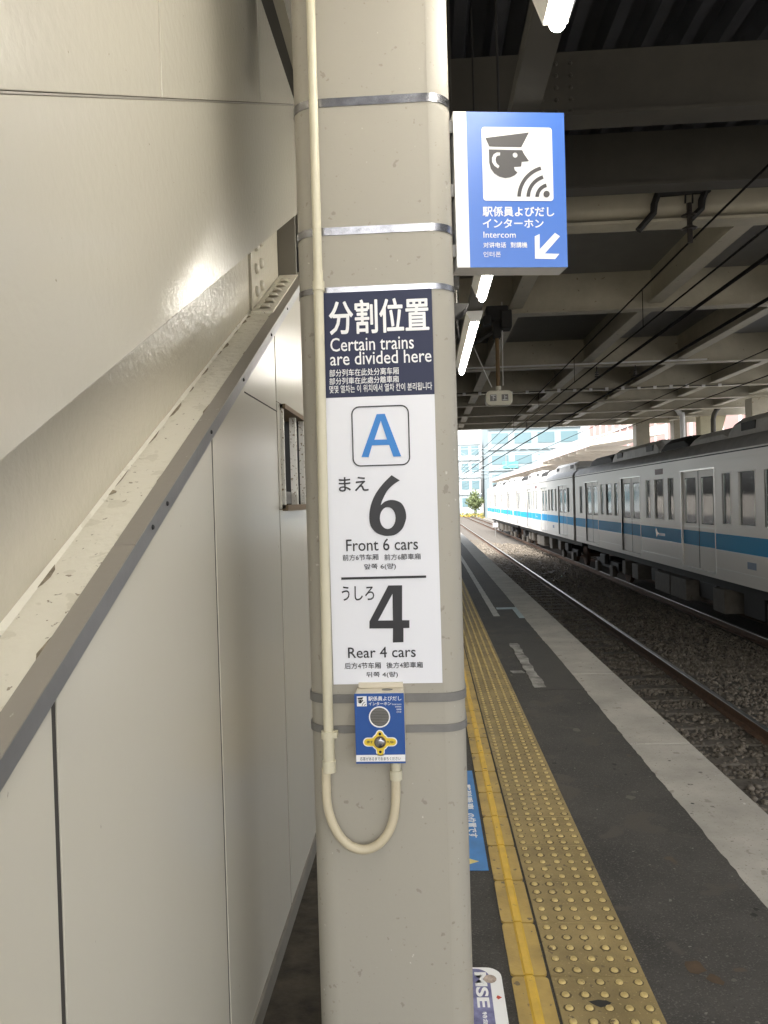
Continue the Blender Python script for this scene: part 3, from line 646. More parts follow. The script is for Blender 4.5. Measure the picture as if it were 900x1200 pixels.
# stringer: web, flange, splice
st = thing('stair_stringer', (-.62, 2, .6), 'cream riveted steel stair beam slanting up to the pillar', 'stair beam')
YA, YB = -.9, 3.72
def zfl(y): return zf(y)+.037
WEB = -.68
def slab(ya, yb, f0, f1, x0, x1):
    return MB().prism([(ya, f0(ya)), (yb, f0(yb)), (yb, f1(yb)), (ya, f1(ya))], 'x', x0, x1)
slab(YA, YB, lambda y: zfl(y)-.02, lambda y: zfl(y)+.75, WEB-.012, WEB).build('web', 'stringer', st)
slab(YA, YB, lambda y: zfl(y)-.022, lambda y: zfl(y)-.002, WEB, WX+.005).build('flange', 'flange', st, bevel=.002)
m = MB(); m.prism([(0, 0), (.022, 0), (0, .02)], 'y', 0, 1)
bead = MB(); n = 60
vs = []; fs = []
for i in range(n+1):
    y = YA+(YB-YA)*i/n; k = .007+random.uniform(-.002, .003)
    vs += [(WEB, y, zfl(y)-.002), (WEB+k, y, zfl(y)-.002), (WEB, y, zfl(y)-.002+k)]
for i in range(n): fs += [(3*i+1, 3*i+4, 3*i+5, 3*i+2)]
bead.add(vs, fs); bead.build('weld_bead', 'flange', st)
gm = MB(); y = YA
while y < 3.0:
    L = random.uniform(.02, .14); k = random.uniform(.003, .014); xs = WEB+.006
    pts2 = [(xs, y), (xs+k*random.uniform(.2, .7), y+L*.15), (xs+k, y+L*.45), (xs+k*random.uniform(.4, 1), y+L*.75), (xs, y+L)]
    gm.add([(a, b, zfl(b)-.0012) for a, b in pts2], [tuple(range(5))])
    if random.random() < .55:
        xo = -.583; k = random.uniform(.003, .012); gm.add([(xo, y, zfl(y)-.0012), (xo, y+L, zfl(y+L)-.0012), (xo-k*.6, y+L*.7, zfl(y+L*.7)-.0012), (xo-k, y+L*.3, zfl(y+L*.3)-.0012)], [(0, 1, 2, 3)])
    y += L+random.expovariate(14)
tag(gm.build('grime_line', 'grime', st), kind='stuff')
# splice plates with rivets
ypl = 3.03
m = MB(); m.prism([(ypl, zfl(ypl)), (3.60, zfl(3.60)), (3.60, zfl(3.60)+.45), (ypl, zfl(ypl)+.45)], 'x', WEB, WEB+.012); m.build('splice_plate', 'stringer', st, bevel=.002)
for i in range(4):
    for j in range(2):
        y = ypl+.075+.10*j; z = zfl(y)+.06+.092*i
        MB().dome((WEB+.012, y, z), .022, .016, 14, axis='x').build('rivet', 'stringer', st, smooth=True)
m = slab(2.98, 3.62, lambda y: zfl(y)-.002, lambda y: zfl(y)+.010, WEB+.014, WX-.02); m.build('splice_plate', 'flange', st, bevel=.002)
for i in range(6):
    y = 3.03+.088*i; MB().dome((-.618, y, zfl(y)+.010), .021, .017, 14).build('rivet', 'stringer', st, smooth=True)
MB().box(WEB, WX-.03, 3.63, 3.65, zfl(3.63), zfl(3.63)+.75).build('end_plate', 'endplate', st)
# flashing
fl = thing('metal_flashing', (WX, 1.5, 1.2), 'grey folded metal flashing along the lower edge of the stair beam', 'flashing')
slab(YA, 1.395, lambda y: zfl(y)+.001, lambda y: zfl(y)+.004, -.583, -.5425).build('flashing_top', 'flash_top', fl)
slab(1.398, 3.9, lambda y: zfl(y)+.001, lambda y: zfl(y)+.004, -.583, -.5425).build('flashing_top', 'flash_top', fl)
slab(YA, 3.9, zf, lambda y: zfl(y)+.0005, -.5455, -.5425).build('flashing_face', 'flash_face', fl)
for y in (1.49, 1.58, 1.93, 2.3, 2.75, 3.1):
    MB().dome((-.5425, y, zf(y)+.022), .0055, .004, 10, axis='x').build('screw', 'black', fl)
# upper side cladding
up = thing('stair_cladding', (-.53, 1.5, 1.6), 'large glossy beige stair side panels above the slanting beam', 'cladding')
UX = -.53; S2 = .4985
def zu(y): return 1.2+S2*y
def zj(y): return 1.654+S2*1.012*y
def upanel(ya, yb, f0, f1, name='side_panel'):
    return slab(ya, yb, f0, f1, UX-.03, UX).build(name, 'panel', up, bevel=.0015)
upanel(-1.2, .918, zu, lambda y: zj(y)-.0025, 'side_panel'); upanel(.922, 5.2, zu, lambda y: zj(y)-.0025)
for a, b in ((-1.2, -.05), (-.05, 1.594), (1.594, 2.62), (2.62, 5.2)): upanel(a+.003, b-.003, lambda y: zj(y)+.0025, lambda y: min(zj(y)+1.5, 4.58) if False else zj(y)+1.5)
slab(-1.2, 5.2, lambda y: zu(y)+.03, lambda y: zj(y)+1.5, UX-.034, UX-.031).build('joint_backing', 'joint', up)
slab(-1.2, 5.2, lambda y: zj(y)-.0022, lambda y: zj(y)+.001, UX-.03, UX+.0015).build('joint_strip', 'flash_top', up)
MB().dome((UX, .905, zu(.905)+.02), .006, .004, 10, axis='x').build('screw', 'black', up)
# brace beyond the cladding
br = thing('roof_brace', (-.4, 3.4, 3.0), 'dark diagonal steel brace at top left beside the pillar', 'brace')
gz = Plane((0, 2.55, 0)); a = gz(304, -6); b = gz(343, 112); a2 = gz(318, -6); b2 = gz(352, 112); a3 = gz(331, -6)
MB().prism([(a[0], a[1]), (b[0], b[1]), (b2[0], b2[1]), (a2[0], a2[1])], 'y', 2.55, 2.61).build('brace_flange', 'darkbeam', br)
c3 = gz(360, 112)
MB().prism([(a2[0], a2[1]), (b2[0], b2[1]), (c3[0], c3[1]), (a3[0], a3[1])], 'y', 2.57, 2.58).build('brace_web', 'roofbeam', br)

# ================================================================== ROOF
RX0, RX1 = -9, 12.6; ROOF0 = -6.0
m = MB(); x = RX0
while x < RX1:
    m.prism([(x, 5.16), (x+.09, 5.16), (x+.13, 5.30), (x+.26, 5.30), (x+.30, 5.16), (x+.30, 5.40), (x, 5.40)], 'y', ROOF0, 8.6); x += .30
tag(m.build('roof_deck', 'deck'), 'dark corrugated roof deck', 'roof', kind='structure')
tag(MB().box(RX0, RX1, 8.6, 33.2, 5.24, 5.6).build('ceiling', 'slab'), 'grey ceiling slab over the tracks', 'ceiling', kind='structure')
def ibeam(yc, z0, z1, w, label, mt='roofbeam', group='roof beams across the tracks', tf=.025):
    t = thing('roof_beam', (2, yc, z0), label, 'roof beam', group)
    MB().box(RX0+.05, RX1-.05, yc-w/2, yc+w/2, z0, z0+tf).build('flange', mt, t)
    MB().box(RX0+.05, RX1-.05, yc-.012, yc+.012, z0+tf, z1).build('web', mt, t)
    m = MB()
    for xx in np.arange(RX0+1, RX1-.5, 2.2): m.box(xx-.008, xx+.008, yc-w/2+.02, yc-.013, z0+tf, z1-.01)
    return t
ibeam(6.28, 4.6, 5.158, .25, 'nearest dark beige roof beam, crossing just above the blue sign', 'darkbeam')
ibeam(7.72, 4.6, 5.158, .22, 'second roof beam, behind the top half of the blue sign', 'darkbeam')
t = thing('roof_beam', (2, 8.75, 4.6), 'rounded beige girder carrying the black wire bracket', 'roof beam', 'roof beams across the tracks')
MB().prism(rrect(8.62, 4.66, 8.98, 5.0, .1), 'x', RX0+.05, RX1-.05).build('girder', 'roofbeam', t, smooth=True)
MB().box(RX0+.05, RX1-.05, 8.60, 8.87, 4.58, 4.612).build('flange', 'roofbeam', t)
MB().box(RX0+.05, RX1-.05, 8.72, 8.76, 5.0, 5.235).build('web', 'roofbeam', t)
for yc, lb in ((12.75, 'beige roof beam meeting the top of the brown hanging pole'), (18.1, 'beige roof beam just behind the hanging indicator box'),
               (22.2, 'beige roof beam a step beyond the hanging indicator box'), (25.0, 'fourth beige roof beam from the bright roof end'), (28.0, 'third beige roof beam from the bright roof end'), (30.6, 'beige roof beam next to the bright roof end')):
    ibeam(yc, 4.6, 5.238, .26, lb)
t = thing('roof_beam', (2, 33.1, 4.6), 'last beige roof beam, edging the bright open end', 'roof beam', 'roof beams across the tracks')
MB().box(RX0+.05, RX1-.05, 33.0, 33.3, 4.6, 5.238).build('beam', 'roofbeam', t)
t = thing('roof_pipe', (2, 17.4, 4.62), 'thin pale pipe slung across under the roof beams', 'pipe'); 
MB().tube([(-2, 17.2, 4.52), (6.2, 17.2, 4.52)], .02, 8).build('pipe', 'lampwhite', t)
for xx, lb in ((1.52, 'beige roof girder running along above the platform lamps'), (3.74, 'beige roof girder running along above the empty track'), (5.88, 'beige roof girder running along above the gap between tracks'), (8.1, 'beige roof girder running along above the train'), (10.3, 'beige roof girder running along above the far platform')):
    t = thing('roof_girder', (xx, 20, 4.6), lb, 'roof girder', 'lengthwise roof girders')
    yb = [8.89, 12.73, 18.08, 22.18, 24.98, 27.98, 30.58, 32.99]
    m = MB(); m2 = MB()
    for a, b in zip(yb[:-1], yb[1:]):
        m.box(xx-.012, xx+.012, a+.02, b-.002, 4.70, 5.235); m2.box(xx-.11, xx+.11, a+.16, b-.16, 4.665, 4.70)
    m.build('web', 'roofbeam', t); m2.build('flange', 'roofbeam', t)
t = thing('clip_cable', (3, 21.3, 4.5), 'cable with a row of pale clips strung under the far roof beams', 'cable')
MB().tube([(-3+i*.9, 21.3, 4.50+.02*(i % 3)) for i in range(14)], .012, 6).build('cable', 'tdark', t)
for i in range(26): MB().box(-2.8+.43*i, -2.72+.43*i, 21.24, 21.28, 4.47, 4.53+.01*(i % 4)).build('clip', 'lampwhite', t)
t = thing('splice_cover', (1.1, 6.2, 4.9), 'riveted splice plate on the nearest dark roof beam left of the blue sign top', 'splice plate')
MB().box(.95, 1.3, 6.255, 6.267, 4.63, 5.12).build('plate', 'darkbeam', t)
for i in range(5):
    for j in range(3): MB().dome((1.01+.115*j, 6.255, 4.68+.095*i), .018, .014, 10, axis='y', sgn=-1).build('bolt', 'darkbeam', t)
# roof end structure and left back closing wall
tag(MB().box(-9.2, -9.0, -9, 33, -1.9, 5.4).build('back_wall', 'slab'), 'plain grey wall far to the left', 'wall')

# ------------------------------------------------------------------ platform lamps on their trunking
LX = .425
t = thing('lamp_trunking', (LX, 3, 3.1), 'dark beige metal trunking above the platform lamps', 'trunking')
MB().box(LX-.055, LX+.055, -5.8, 9.2, 3.105, 3.17).build('channel', 'trunk', t)
for y in (-3.0, .9, 4.0, 5.7, 8.9):
    MB().tube([(LX, y, 3.17), (LX, y, 5.2 if y < 8.6 else 4.62)], .007, 8).build('hanger', 'tdark', t)
LL = 2.36
lp = thing('platform_lamp', (LX, 0, 3.0), '', 'lamp', 'tube lamps along the platform')
MB().prism([(LX-.068, 3.10), (LX-.036, 3.02), (LX+.036, 3.02), (LX+.068, 3.10), (LX+.055, 3.104), (LX-.055, 3.104)], 'y', 0, LL).build('reflector', 'lampwhite', lp)
for ya in (-.012, LL): MB().prism([(LX-.069, 3.102), (LX-.037, 3.018), (LX+.037, 3.018), (LX+.069, 3.102)], 'y', ya, ya+.012).build('end_cap', 'lampwhite', lp)
MB().tube([(LX, .02, 3.0), (LX, LL-.02, 3.0)], .0245, 14).build('tube', 'tube', lp, smooth=True)
lampspec = [(-.02, 'lit tube lamp cut by the top edge of the photo'), (3.07, 'lit tube lamp just under the blue intercom sign'), (6.18, 'farthest lit tube lamp, beside the pillar and left of the brown pole'), (-3.1, 'lit tube lamp behind the viewer')]
for i, (y, lb) in enumerate(lampspec):
    o = lp if i == 0 else copy_tree(lp)
    o.location = (LX, y, 3.0); o['label'] = lb

# ------------------------------------------------------------------ hanging indicator box on the brown pole
hi = thing('departure_indicator', (1.14, 12, 3.04), 'small pale two window indicator box hanging from a brown pole', 'indicator')
gh = Plane((0, 12, 0)); c = gh(585, 466)
m = MB(); m.prism(rrect(c[0]-.205, c[1]-.115, c[0]+.205, c[1]+.115, .075), 'y', 12, 12.22); m.build('housing', 'housing', hi, bevel=.012)
for dx, tx in ((-.092, '下'), (.088, '上')):
    f = MB().box(c[0]+dx-.05, c[0]+dx+.05, 11.993, 12, c[1]-.05, c[1]+.05).build('window_plate', 'band', hi)
    text('lettering', tx, (c[0]+dx-.038, c[1]-.038, c[0]+dx+.038, c[1]+.038), 'lightwhite', f, 11.991, .01)
pt = gh(585, 345)
MB().tube([(c[0]+.0, 12.1, c[1]+.11), (c[0]+.0, 12.1, 4.6)], .032, 12).build('pole', 'brownpole', hi, smooth=True)
MB().tube([(c[0], 12.1, c[1]+.11), (c[0], 12.1, c[1]+.19)], .042, 12).build('pole_socket', 'housing', hi, smooth=True)
MB().tube([(c[0]-.1, 12.1, c[1]+.18), (c[0]-.16, 12.1, c[1]+.32), (c[0]-.42, 12.1, c[1]+.95)], .008, 6).build('stay', 'lampwhite', hi)
MB().tube([(c[0]+.075, 12.1, c[1]+.2), (c[0]+.09, 12.1, c[1]+1.5)], .008, 6).build('stay', 'lampwhite', hi)
m = MB(); m.box(c[0]-.17, c[0]+.17, 11.95, 12.3, 4.36, 4.58); m.box(c[0]+.05, c[0]+.22, 11.9, 12.2, 4.22, 4.5); m.box(c[0]-.22, c[0]-.1, 11.9, 12.1, 4.28, 4.42); m.box(c[0]-.06, c[0]+.06, 12.0, 12.2, 4.1, 4.4); m.build('junction_box', 'tdark', hi, bevel=.02)
MB().tube([(c[0]-.04, 12.05, 4.2), (c[0]-.45, 12.0, 3.98)], .035, 8).build('arm', 'tdark', hi)
sp = thing('loudspeaker', (.27, 5.2, 3.0), 'dark loudspeaker on a bracket between pillar and second lamp', 'loudspeaker')
gs = Plane((0, 5.2, 0)); a = gs(541, 363)
m = MB(); m.prism([(a[0]-.06, a[1]-.06), (a[0]+.02, a[1]-.0), (a[0]+.05, a[1]+.04), (a[0]-.06, a[1]+.05)], 'y', 5.2, 5.4); m.build('horn', 'tdark', sp, bevel=.006)
MB().tube([(a[0]-.03, 5.3, a[1]-.04), (a[0]-.02, 5.3, a[1]-.16), (a[0]-.06, 5.3, a[1]-.17)], .006, 6).build('bracket', 'tdark', sp)
MB().box(a[0]-.07, a[0]-.01, 5.2, 5.36, a[1]+.16, a[1]+.26).build('junction_box', 'tdark', sp)
MB().tube([(a[0]-.03, 5.3, a[1]+.05), (a[0]-.03, 5.3, 5.17)], .008, 6).build('hanger', 'darkbeam', sp)

# ------------------------------------------------------------------ overhead wires
def wire(pts, r, label, insul=(), drops=()):
    t = thing('overhead_wire', pts[0], label, 'wire', 'overhead wires')
    MB().tube(pts, r, 6).build('cable', 'wire', t)
    for p in insul:
        m = MB()
        for k in range(3): m.tube([(p[0], p[1], p[2]+.02+.05*k), (p[0], p[1], p[2]+.045+.05*k)], .05-.006*k, 10)
        m.tube([(p[0], p[1], p[2]), (p[0], p[1], 4.6)], .012, 6); m.build('insulator', 'insul', t)
    for a, b in drops: MB().tube([a, b], .006, 5).build('dropper', 'wire', t)
    return t
def mz(y): return 4.49-.006*max(0, y-9)-.012*max(0, 9-y)*.3
Y5 = [-10, 4, 9, 15, 20, 26, 33, 45, 60, 90, 120, 160]
wire([(3.1, y, mz(y) if y < 33 else 4.34-.002*(y-33)) for y in Y5], .012, 'thin upper messenger wire above the empty track, held by the black bracket', drops=[((3.1, y, mz(y)), (3.1, y, 3.96)) for y in (11.0, 16, 21, 27)])
wire([(3.1, -10, 3.95), (3.1, 160, 3.95)], .011, 'contact wire below the messenger wire of the empty track')
wire([(4.02, y, 4.32) for y in (-10, 160)], .026, 'thick black feeder cable left of its twin under the roof', insul=[(4.02, 18.1, 4.33), (4.02, 30.6, 4.33)])
wire([(4.9, y, 4.32) for y in (-10, 160)], .026, 'thick black feeder cable right of its twin under the roof', insul=[(4.9, 18.1, 4.33), (4.9, 30.6, 4.33)])
wire([(6.85, y, 4.42) for y in (-10, 160)], .012, 'messenger wire above the silver train')
wire([(6.85, y, 3.9) for y in (-10, 160)], .011, 'contact wire close above the silver train')
wb = thing('wire_bracket', (3.1, 8.9, 4.6), 'black bent steel bracket with insulator holding the overhead wire', 'wire bracket')
gw = Plane((0, 8.56, 0)); qw = lambda x, y: (740+x/5.625, 200+y/5.625)
def wl(pts): return [(gw(*qw(*p))[0], 8.56, gw(*qw(*p))[1]) for p in pts]
MB().tube(wl([(160, 150), (340, 135), (518, 118)]), .045, 6).build('crossarm', 'tdark', wb)
MB().tube(wl([(175, 150), (150, 220), (145, 280), (45, 395)]), .04, 6).build('left_arm', 'tdark', wb)
MB().tube(wl([(490, 130), (465, 190), (460, 250), (390, 320)]), .04, 6).build('right_arm', 'tdark', wb)
m = MB(); a = wl([(355, 80), (355, 215)]); m.tube(a, .01, 6); a = wl([(402, 80), (402, 215)]); m.tube(a, .01, 6); m.build('hanger_bolt', 'tdark', wb)
p = wl([(380, 215), (378, 295), (383, 380), (388, 475)])
m = MB(); m.tube([p[0], p[3]], .03, 8)
for q, rr in ((p[1], .085), (p[2], .085)): m.tube([Vector(q)+Vector((0, 0, .03)), q, Vector(q)-Vector((0, 0, .012))], [.03, rr, rr*.8], 14)
m.build('insulator', 'insul', wb)

# ================================================================== TRAIN
CL = 20.3; TX0, TX1 = 5.45, 8.25; XC = 6.85
BZ0, BZ1 = -.03, 2.36
def side_panel(outer, inner, y0, y1, z0, z1, holes, zcuts=(), stripe=None, ycuts=()):
    """sheet at x = outer/inner with rectangular holes, reveals closed"""
    Ys = sorted({round(v, 4) for v in [y0, y1]+[h[0] for h in holes]+[h[1] for h in holes]+list(ycuts)}); Zs = sorted({round(v, 4) for v in [z0, z1]+[h[2] for h in holes]+[h[3] for h in holes]+list(zcuts)})
    m = MB()
    def full(i, j):
        if i < 0 or j < 0 or i >= len(Ys)-1 or j >= len(Zs)-1: return False
        yc, zc = (Ys[i]+Ys[i+1])/2, (Zs[j]+Zs[j+1])/2
        return not any(h[0] < yc < h[1] and h[2] < zc < h[3] for h in holes)
    for i in range(len(Ys)-1):
        for j in range(len(Zs)-1):
            if not full(i, j): continue
            a, b, c_, d = Ys[i], Ys[i+1], Zs[j], Zs[j+1]; mi = 1 if (stripe and stripe[0]-1e-3 < (c_+d)/2 < stripe[1]+1e-3) else 0
            m.quad((outer, a, c_), (outer, b, c_), (outer, b, d), (outer, a, d), mi); m.quad((inner, a, c_), (inner, a, d), (inner, b, d), (inner, b, c_), 2)
            for (ii, jj, p, q) in ((i-1, j, (a, c_), (a, d)), (i+1, j, (b, c_), (b, d)), (i, j-1, (a, c_), (b, c_)), (i, j+1, (a, d), (b, d))):
                if not full(ii, jj): m.quad((outer, *p), (outer, *q), (inner, *q), (inner, *p), 0)
    return m
def make_car():
    yE = 28.55; y0 = yE-19.85; yc = (y0+yE)/2           # far end at yE
    t = thing('train_car', (XC, yc, RAILZ2), '', 'train car', 'cars of the silver train')
    doors = [yE-2.75, yE-7.62, yE-12.7, yE-17.55]; DW = .95
    holes = []; wins = []
    for d in doors: holes.append((d-DW, d+DW, .07, 2.06))
    for a, b in zip(doors[:-1], doors[1:]):
        mid = (a+b)/2; wins += [(mid-.34, mid+.34), (mid+.70, mid+1.08), (mid-1.08, mid-.70)]
    wins += [(yE-1.25, yE-.85), (y0+.75, y0+1.15)]
    WZ0, WZ1 = 1.02, 1.95
    for a, b in wins: holes.append((a, b, WZ0, WZ1))
    ST = (.53, .83)
    for sgn_, X in ((1, TX0), (-1, TX1)):
        side_panel(X, X+sgn_*.07, y0, yE, BZ0, BZ1, holes, ST, ST).build('body_side', ['train', 'tblue', 'tin'], t)
        # door leaves
        for d in doors:
            for s_ in (-1, 1):
                a, b = (d-DW, d-.006) if s_ < 0 else (d+.006, d+DW)
                wa, wb_ = (a+.17, b-.17)
                dl = side_panel(X+sgn_*.035, X+sgn_*.06, a, b, .075, 2.055, [(wa, wb_, 1.0, 1.9)], ST, ST).build('door', ['tdoor', 'tblue', 'tin'], t)
                MB().box(X+sgn_*.045, X+sgn_*.05, wa, wb_, 1.0, 1.9).build('pane', 'tglass', dl)
                m = MB(); hh = sgn_*-.002
                for (ya, yb, za, zb) in ((wa-.02, wa, .98, 1.92), (wb_, wb_+.02, .98, 1.92), (wa, wb_, .98, 1.0), (wa, wb_, 1.9, 1.92)): m.box(X+sgn_*.035, X+sgn_*.033, ya, yb, za, zb)
                m.build('window_seal', 'seal', dl)
            if sgn_ > 0:
                m = MB(); m.box(X-.006, X+.03, d-DW-.03, d-DW, .06, 2.09); m.box(X-.006, X+.03, d+DW, d+DW+.03, .06, 2.09); m.box(X-.006, X+.03, d-DW, d+DW, 2.06, 2.09); m.box(X-.02, X+.03, d-DW, d+DW, .045, .07); m.build('door_frame', 'trim', t)
                m = MB(); m.box(X+.03, X+.036, d-.007, d+.007, .08, 2.05); m.build('door_seal', 'seal', t)
                m = MB(); m.box(X+.030, X+.035, d-DW, d+DW, .905, .92); m.build('door_rail', 'trim', t)
        for a, b in wins:
            MB().box(X+sgn_*.03, X+sgn_*.036, a, b, WZ0, WZ1).build('window', 'tglass', t)
            if sgn_ > 0:
                m = MB()
                for (ya, yb, za, zb) in ((a-.025, a, WZ0-.02, WZ1+.02), (b, b+.025, WZ0-.02, WZ1+.02), (a, b, WZ0-.02, WZ0), (a, b, WZ1, WZ1+.02)): m.box(X-.004, X+.02, ya, yb, za, zb)
                m.build('window_frame', 'tdoor', t)
                if b-a > .5: MB().box(X+.04, X+.30, b-.03, b-.002, WZ0, WZ1).build('window_reveal', 'shade', t)
    # beading along the side
    edges = [y0]+sum([[d-DW-.03, d+DW+.03] for d in sorted(doors)], [])+[yE]
    for a, b in zip(edges[::2], edges[1::2]):
        for o_, z_ in ((.008, .17), (.006, .514)): MB().box(TX0-o_, TX0, a, b, z_, z_+.016).build('side_bead', 'trim', t)
    m = MB(); m.box(TX0-.012, TX0, y0, yE, 2.335, 2.36); m.box(TX0-.006, TX0, y0, yE, 2.20, 2.212); m.build('gutter', 'tdoor', t)
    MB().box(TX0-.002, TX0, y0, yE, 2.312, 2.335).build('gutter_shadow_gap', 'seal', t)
    # roof
    half = [(TX0, 2.36), (TX0+.03, 2.47), (TX0+.16, 2.58), (TX0+.5, 2.66), (XC, 2.70)]
    arch = half+[(2*XC-x, z) for x, z in half[-2::-1]]
    m = MB(); inn = [(x+(.06 if x < XC else -.06 if x > XC else 0), z-.06) for x, z in arch]; n = len(arch)
    vs = [(x, y, z) for y in (y0, yE) for x, z in arch]+[(x, y, z) for y in (y0, yE) for x, z in inn]
    fs = [(i, i+1, n+i+1, n+i) for i in range(n-1)]+[(2*n+i, 2*n+i+1, 3*n+i+1, 3*n+i) for i in range(n-1)]+[(i, i+1, 2*n+i+1, 2*n+i) for i in range(n-1)]+[(n+i, n+i+1, 3*n+i+1, 3*n+i) for i in range(n-1)]
    m.add(vs, fs); m.build('roof', 'troof', t, smooth=True)
    # ends, floor, inside
    for ye, dy in ((y0, .04), (yE, -.04)):
        m = MB(); poly = [(TX0+.07, BZ0), (TX1-.07, BZ0), (TX1-.07, 2.3)]+[(x, z) for x, z in inn[::-1]]+[(TX0+.07, 2.3)]
        m.prism(poly, 'y', min(ye, ye+dy), max(ye, ye+dy)); m.build('end_wall', 'tdark', t)
    MB().box(XC-.45, XC+.45, yE, yE+.44, .1, 2.15).build('gangway', 'tdark', t)
    MB().box(TX0+.07, TX1-.07, y0+.05, yE-.05, -.03, .04).build('floor', 'tfloor', t)
    MB().box(TX0+.07, TX1-.07, y0+.05, yE-.05, 2.2, 2.24).build('inner_ceiling', 'tin', t)
    for xs in (XC-.6, XC+.6): MB().box(xs-.05, xs+.05, y0+1.0, yE-1.0, 2.165, 2.199).build('added_ceiling_glow', 'addedglow', t)  # glowing strips added under the ceiling to brighten the car windows
    for a, b in zip(doors[:-1], doors[1:]):
        mid = (a+b)/2
        for xs, s_ in ((TX0+.07, 1), (TX1-.07, -1)):
            m = MB(); m.box(xs, xs+s_*.12, mid-1.35, mid+1.35, .45, 1.0); m.box(xs+s_*.12, xs+s_*.55, mid-1.35, mid+1.35, .40, .50); m.build('seat', 'seat', t)
    # roof units
    def unit(ya, yb, zt, mt, nm, xw, vents=True):
        pf = [(XC-xw, 2.56), (XC-xw+.03, zt-.12), (XC-xw+.2, zt), (XC+xw-.2, zt), (XC+xw-.03, zt-.12), (XC+xw, 2.56)]
        m = MB(); n = len(pf); e = .28
        rings = [(ya, .0), (ya+e, 1), (yb-e, 1), (yb, .0)]
        vs = [(x, y, 2.56+(z-2.56)*(.55+.45*k)) for y, k in rings for x, z in pf]
        fs = [(r*n+i, r*n+i+1, (r+1)*n+i+1, (r+1)*n+i) for r in range(3) for i in range(n-1)]+[tuple(range(n)), tuple(range(3*n, 4*n))]
        m.add(vs, fs); o = m.build(nm, mt, t)
        if vents:
            for yv in (ya+.75, yb-.95):
                if yb-ya > 2: MB().box(XC-xw+.002, XC-xw+.04, yv-.3, yv+.3, zt-.27, zt-.12).build('vent', 'seal', o)
        return o
    unit(y0+1.6, y0+6.6, 3.0, 'ac', 'cooling_unit', .98); unit(y0+6.7, y0+8.9, 2.88, 'ac', 'equipment_cover', .95, False)
    unit(y0+9.0, y0+11.0, 2.93, 'tdark', 'equipment_cover', .95, False); unit(y0+11.1, y0+15.9, 3.0, 'ac', 'cooling_unit', .98); unit(y0+16.1, y0+19.4, 2.94, 'tdark', 'equipment_cover', .95, False)
    # side marks
    d = doors
    MB().box(TX0-.004, TX0, (d[1]+d[2])/2-.35, (d[1]+d[2])/2+.25, 2.06, 2.19).build('destination_display', 'redlamp', t)
    MB().box(TX0-.004, TX0, d[2]-2.75, d[2]-2.4, .28, .40).build('number_plate', 'platebl', t)
    ym = (d[1]+d[2])/2
    m = MB(); m.add([(TX0-.003, ym+.30, .75), (TX0-.003, ym+.26, .80), (TX0-.003, ym+.14, .70), (TX0-.003, ym+.02, .68), (TX0-.003, ym+.16, .64), (TX0-.003, ym+.24, .58)], [(0, 1, 2, 5), (2, 3, 4, 5)])
    for k in range(6): m.add([(TX0-.003, ym+.06-.085*k, .69), (TX0-.003, ym+.02-.085*k, .69), (TX0-.003, ym+.02-.085*k, .63), (TX0-.003, ym+.06-.085*k, .63)], [(0, 1, 2, 3)])
    m.build('emblem', 'trim', t)
    # underfloor
    MB().box(TX0+.35, TX1-.35, y0+.3, yE-.3, -.28, -.035).build('underframe', 'tdark', t)
    rr = random.Random(3)
    for ya, yb, zb, mt, x0 in ((yE-6.3, yE-5.95, -.66, 'under', .16), (yE-7.6, yE-7.0, -.68, 'under', .16), (yE-8.9, yE-8.35, -.6, 'tdark', .3), (yE-10.35, yE-9.2, -.74, 'under', .14), (yE-11.5, yE-10.42, -.74, 'under', .14), (yE-13.5, yE-12.9, -.74, 'under', .2), (yE-14.8, yE-13.9, -.7, 'tdark', .4), (yE-15.9, yE-15.4, -.65, 'under', .18), (yE-12.7, yE-11.7, -.62, 'tdark', .35)):
        MB().box(TX0+x0, TX1-x0, ya, yb, zb, -.281).build('equipment_box', mt, t, bevel=.015)
    for yb in (yE-3.0, y0+3.0):
        bo = MB().box(XC-1.0, XC-.85, yb-1.5, yb+1.5, -.75, -.5).box(XC+.85, XC+1.0, yb-1.5, yb+1.5, -.75, -.5).box(XC-.9, XC+.9, yb-.25, yb+.25, -.7, -.4).build('bogie', 'tdark', t, bevel=.02)
        for dy in (-1.05, 1.05):
            m = MB()
            for s_ in (-1, 1): m.tube([(XC+s_*.48, yb+dy, RAILZ2+.43), (XC+s_*.60, yb+dy, RAILZ2+.43)], .43, 24)
            m.tube([(XC-.6, yb+dy, RAILZ2+.43), (XC+.6, yb+dy, RAILZ2+.43)], .08, 10); m.build('wheelset', 'railrust', bo)
            MB().box(XC-1.12, XC-.98, yb+dy-.2, yb+dy+.2, -.95, -.6).build('axle_box', 'under', bo, bevel=.03)
        MB().box(XC-1.15, XC-1.0, yb-.35, yb+.35, -.62, -.3).build('spring', 'tdark', bo, bevel=.04)
    return t
car = make_car()
labels = ['nearest silver train car with blue stripe, cut by the right edge', 'middle silver train car with blue stripe', 'farthest silver train car, its end against the bright background']
for i in range(3):
    o = car if i == 0 else copy_tree(car)
    if i: o.location.y += CL*i
    o['label'] = labels[i]

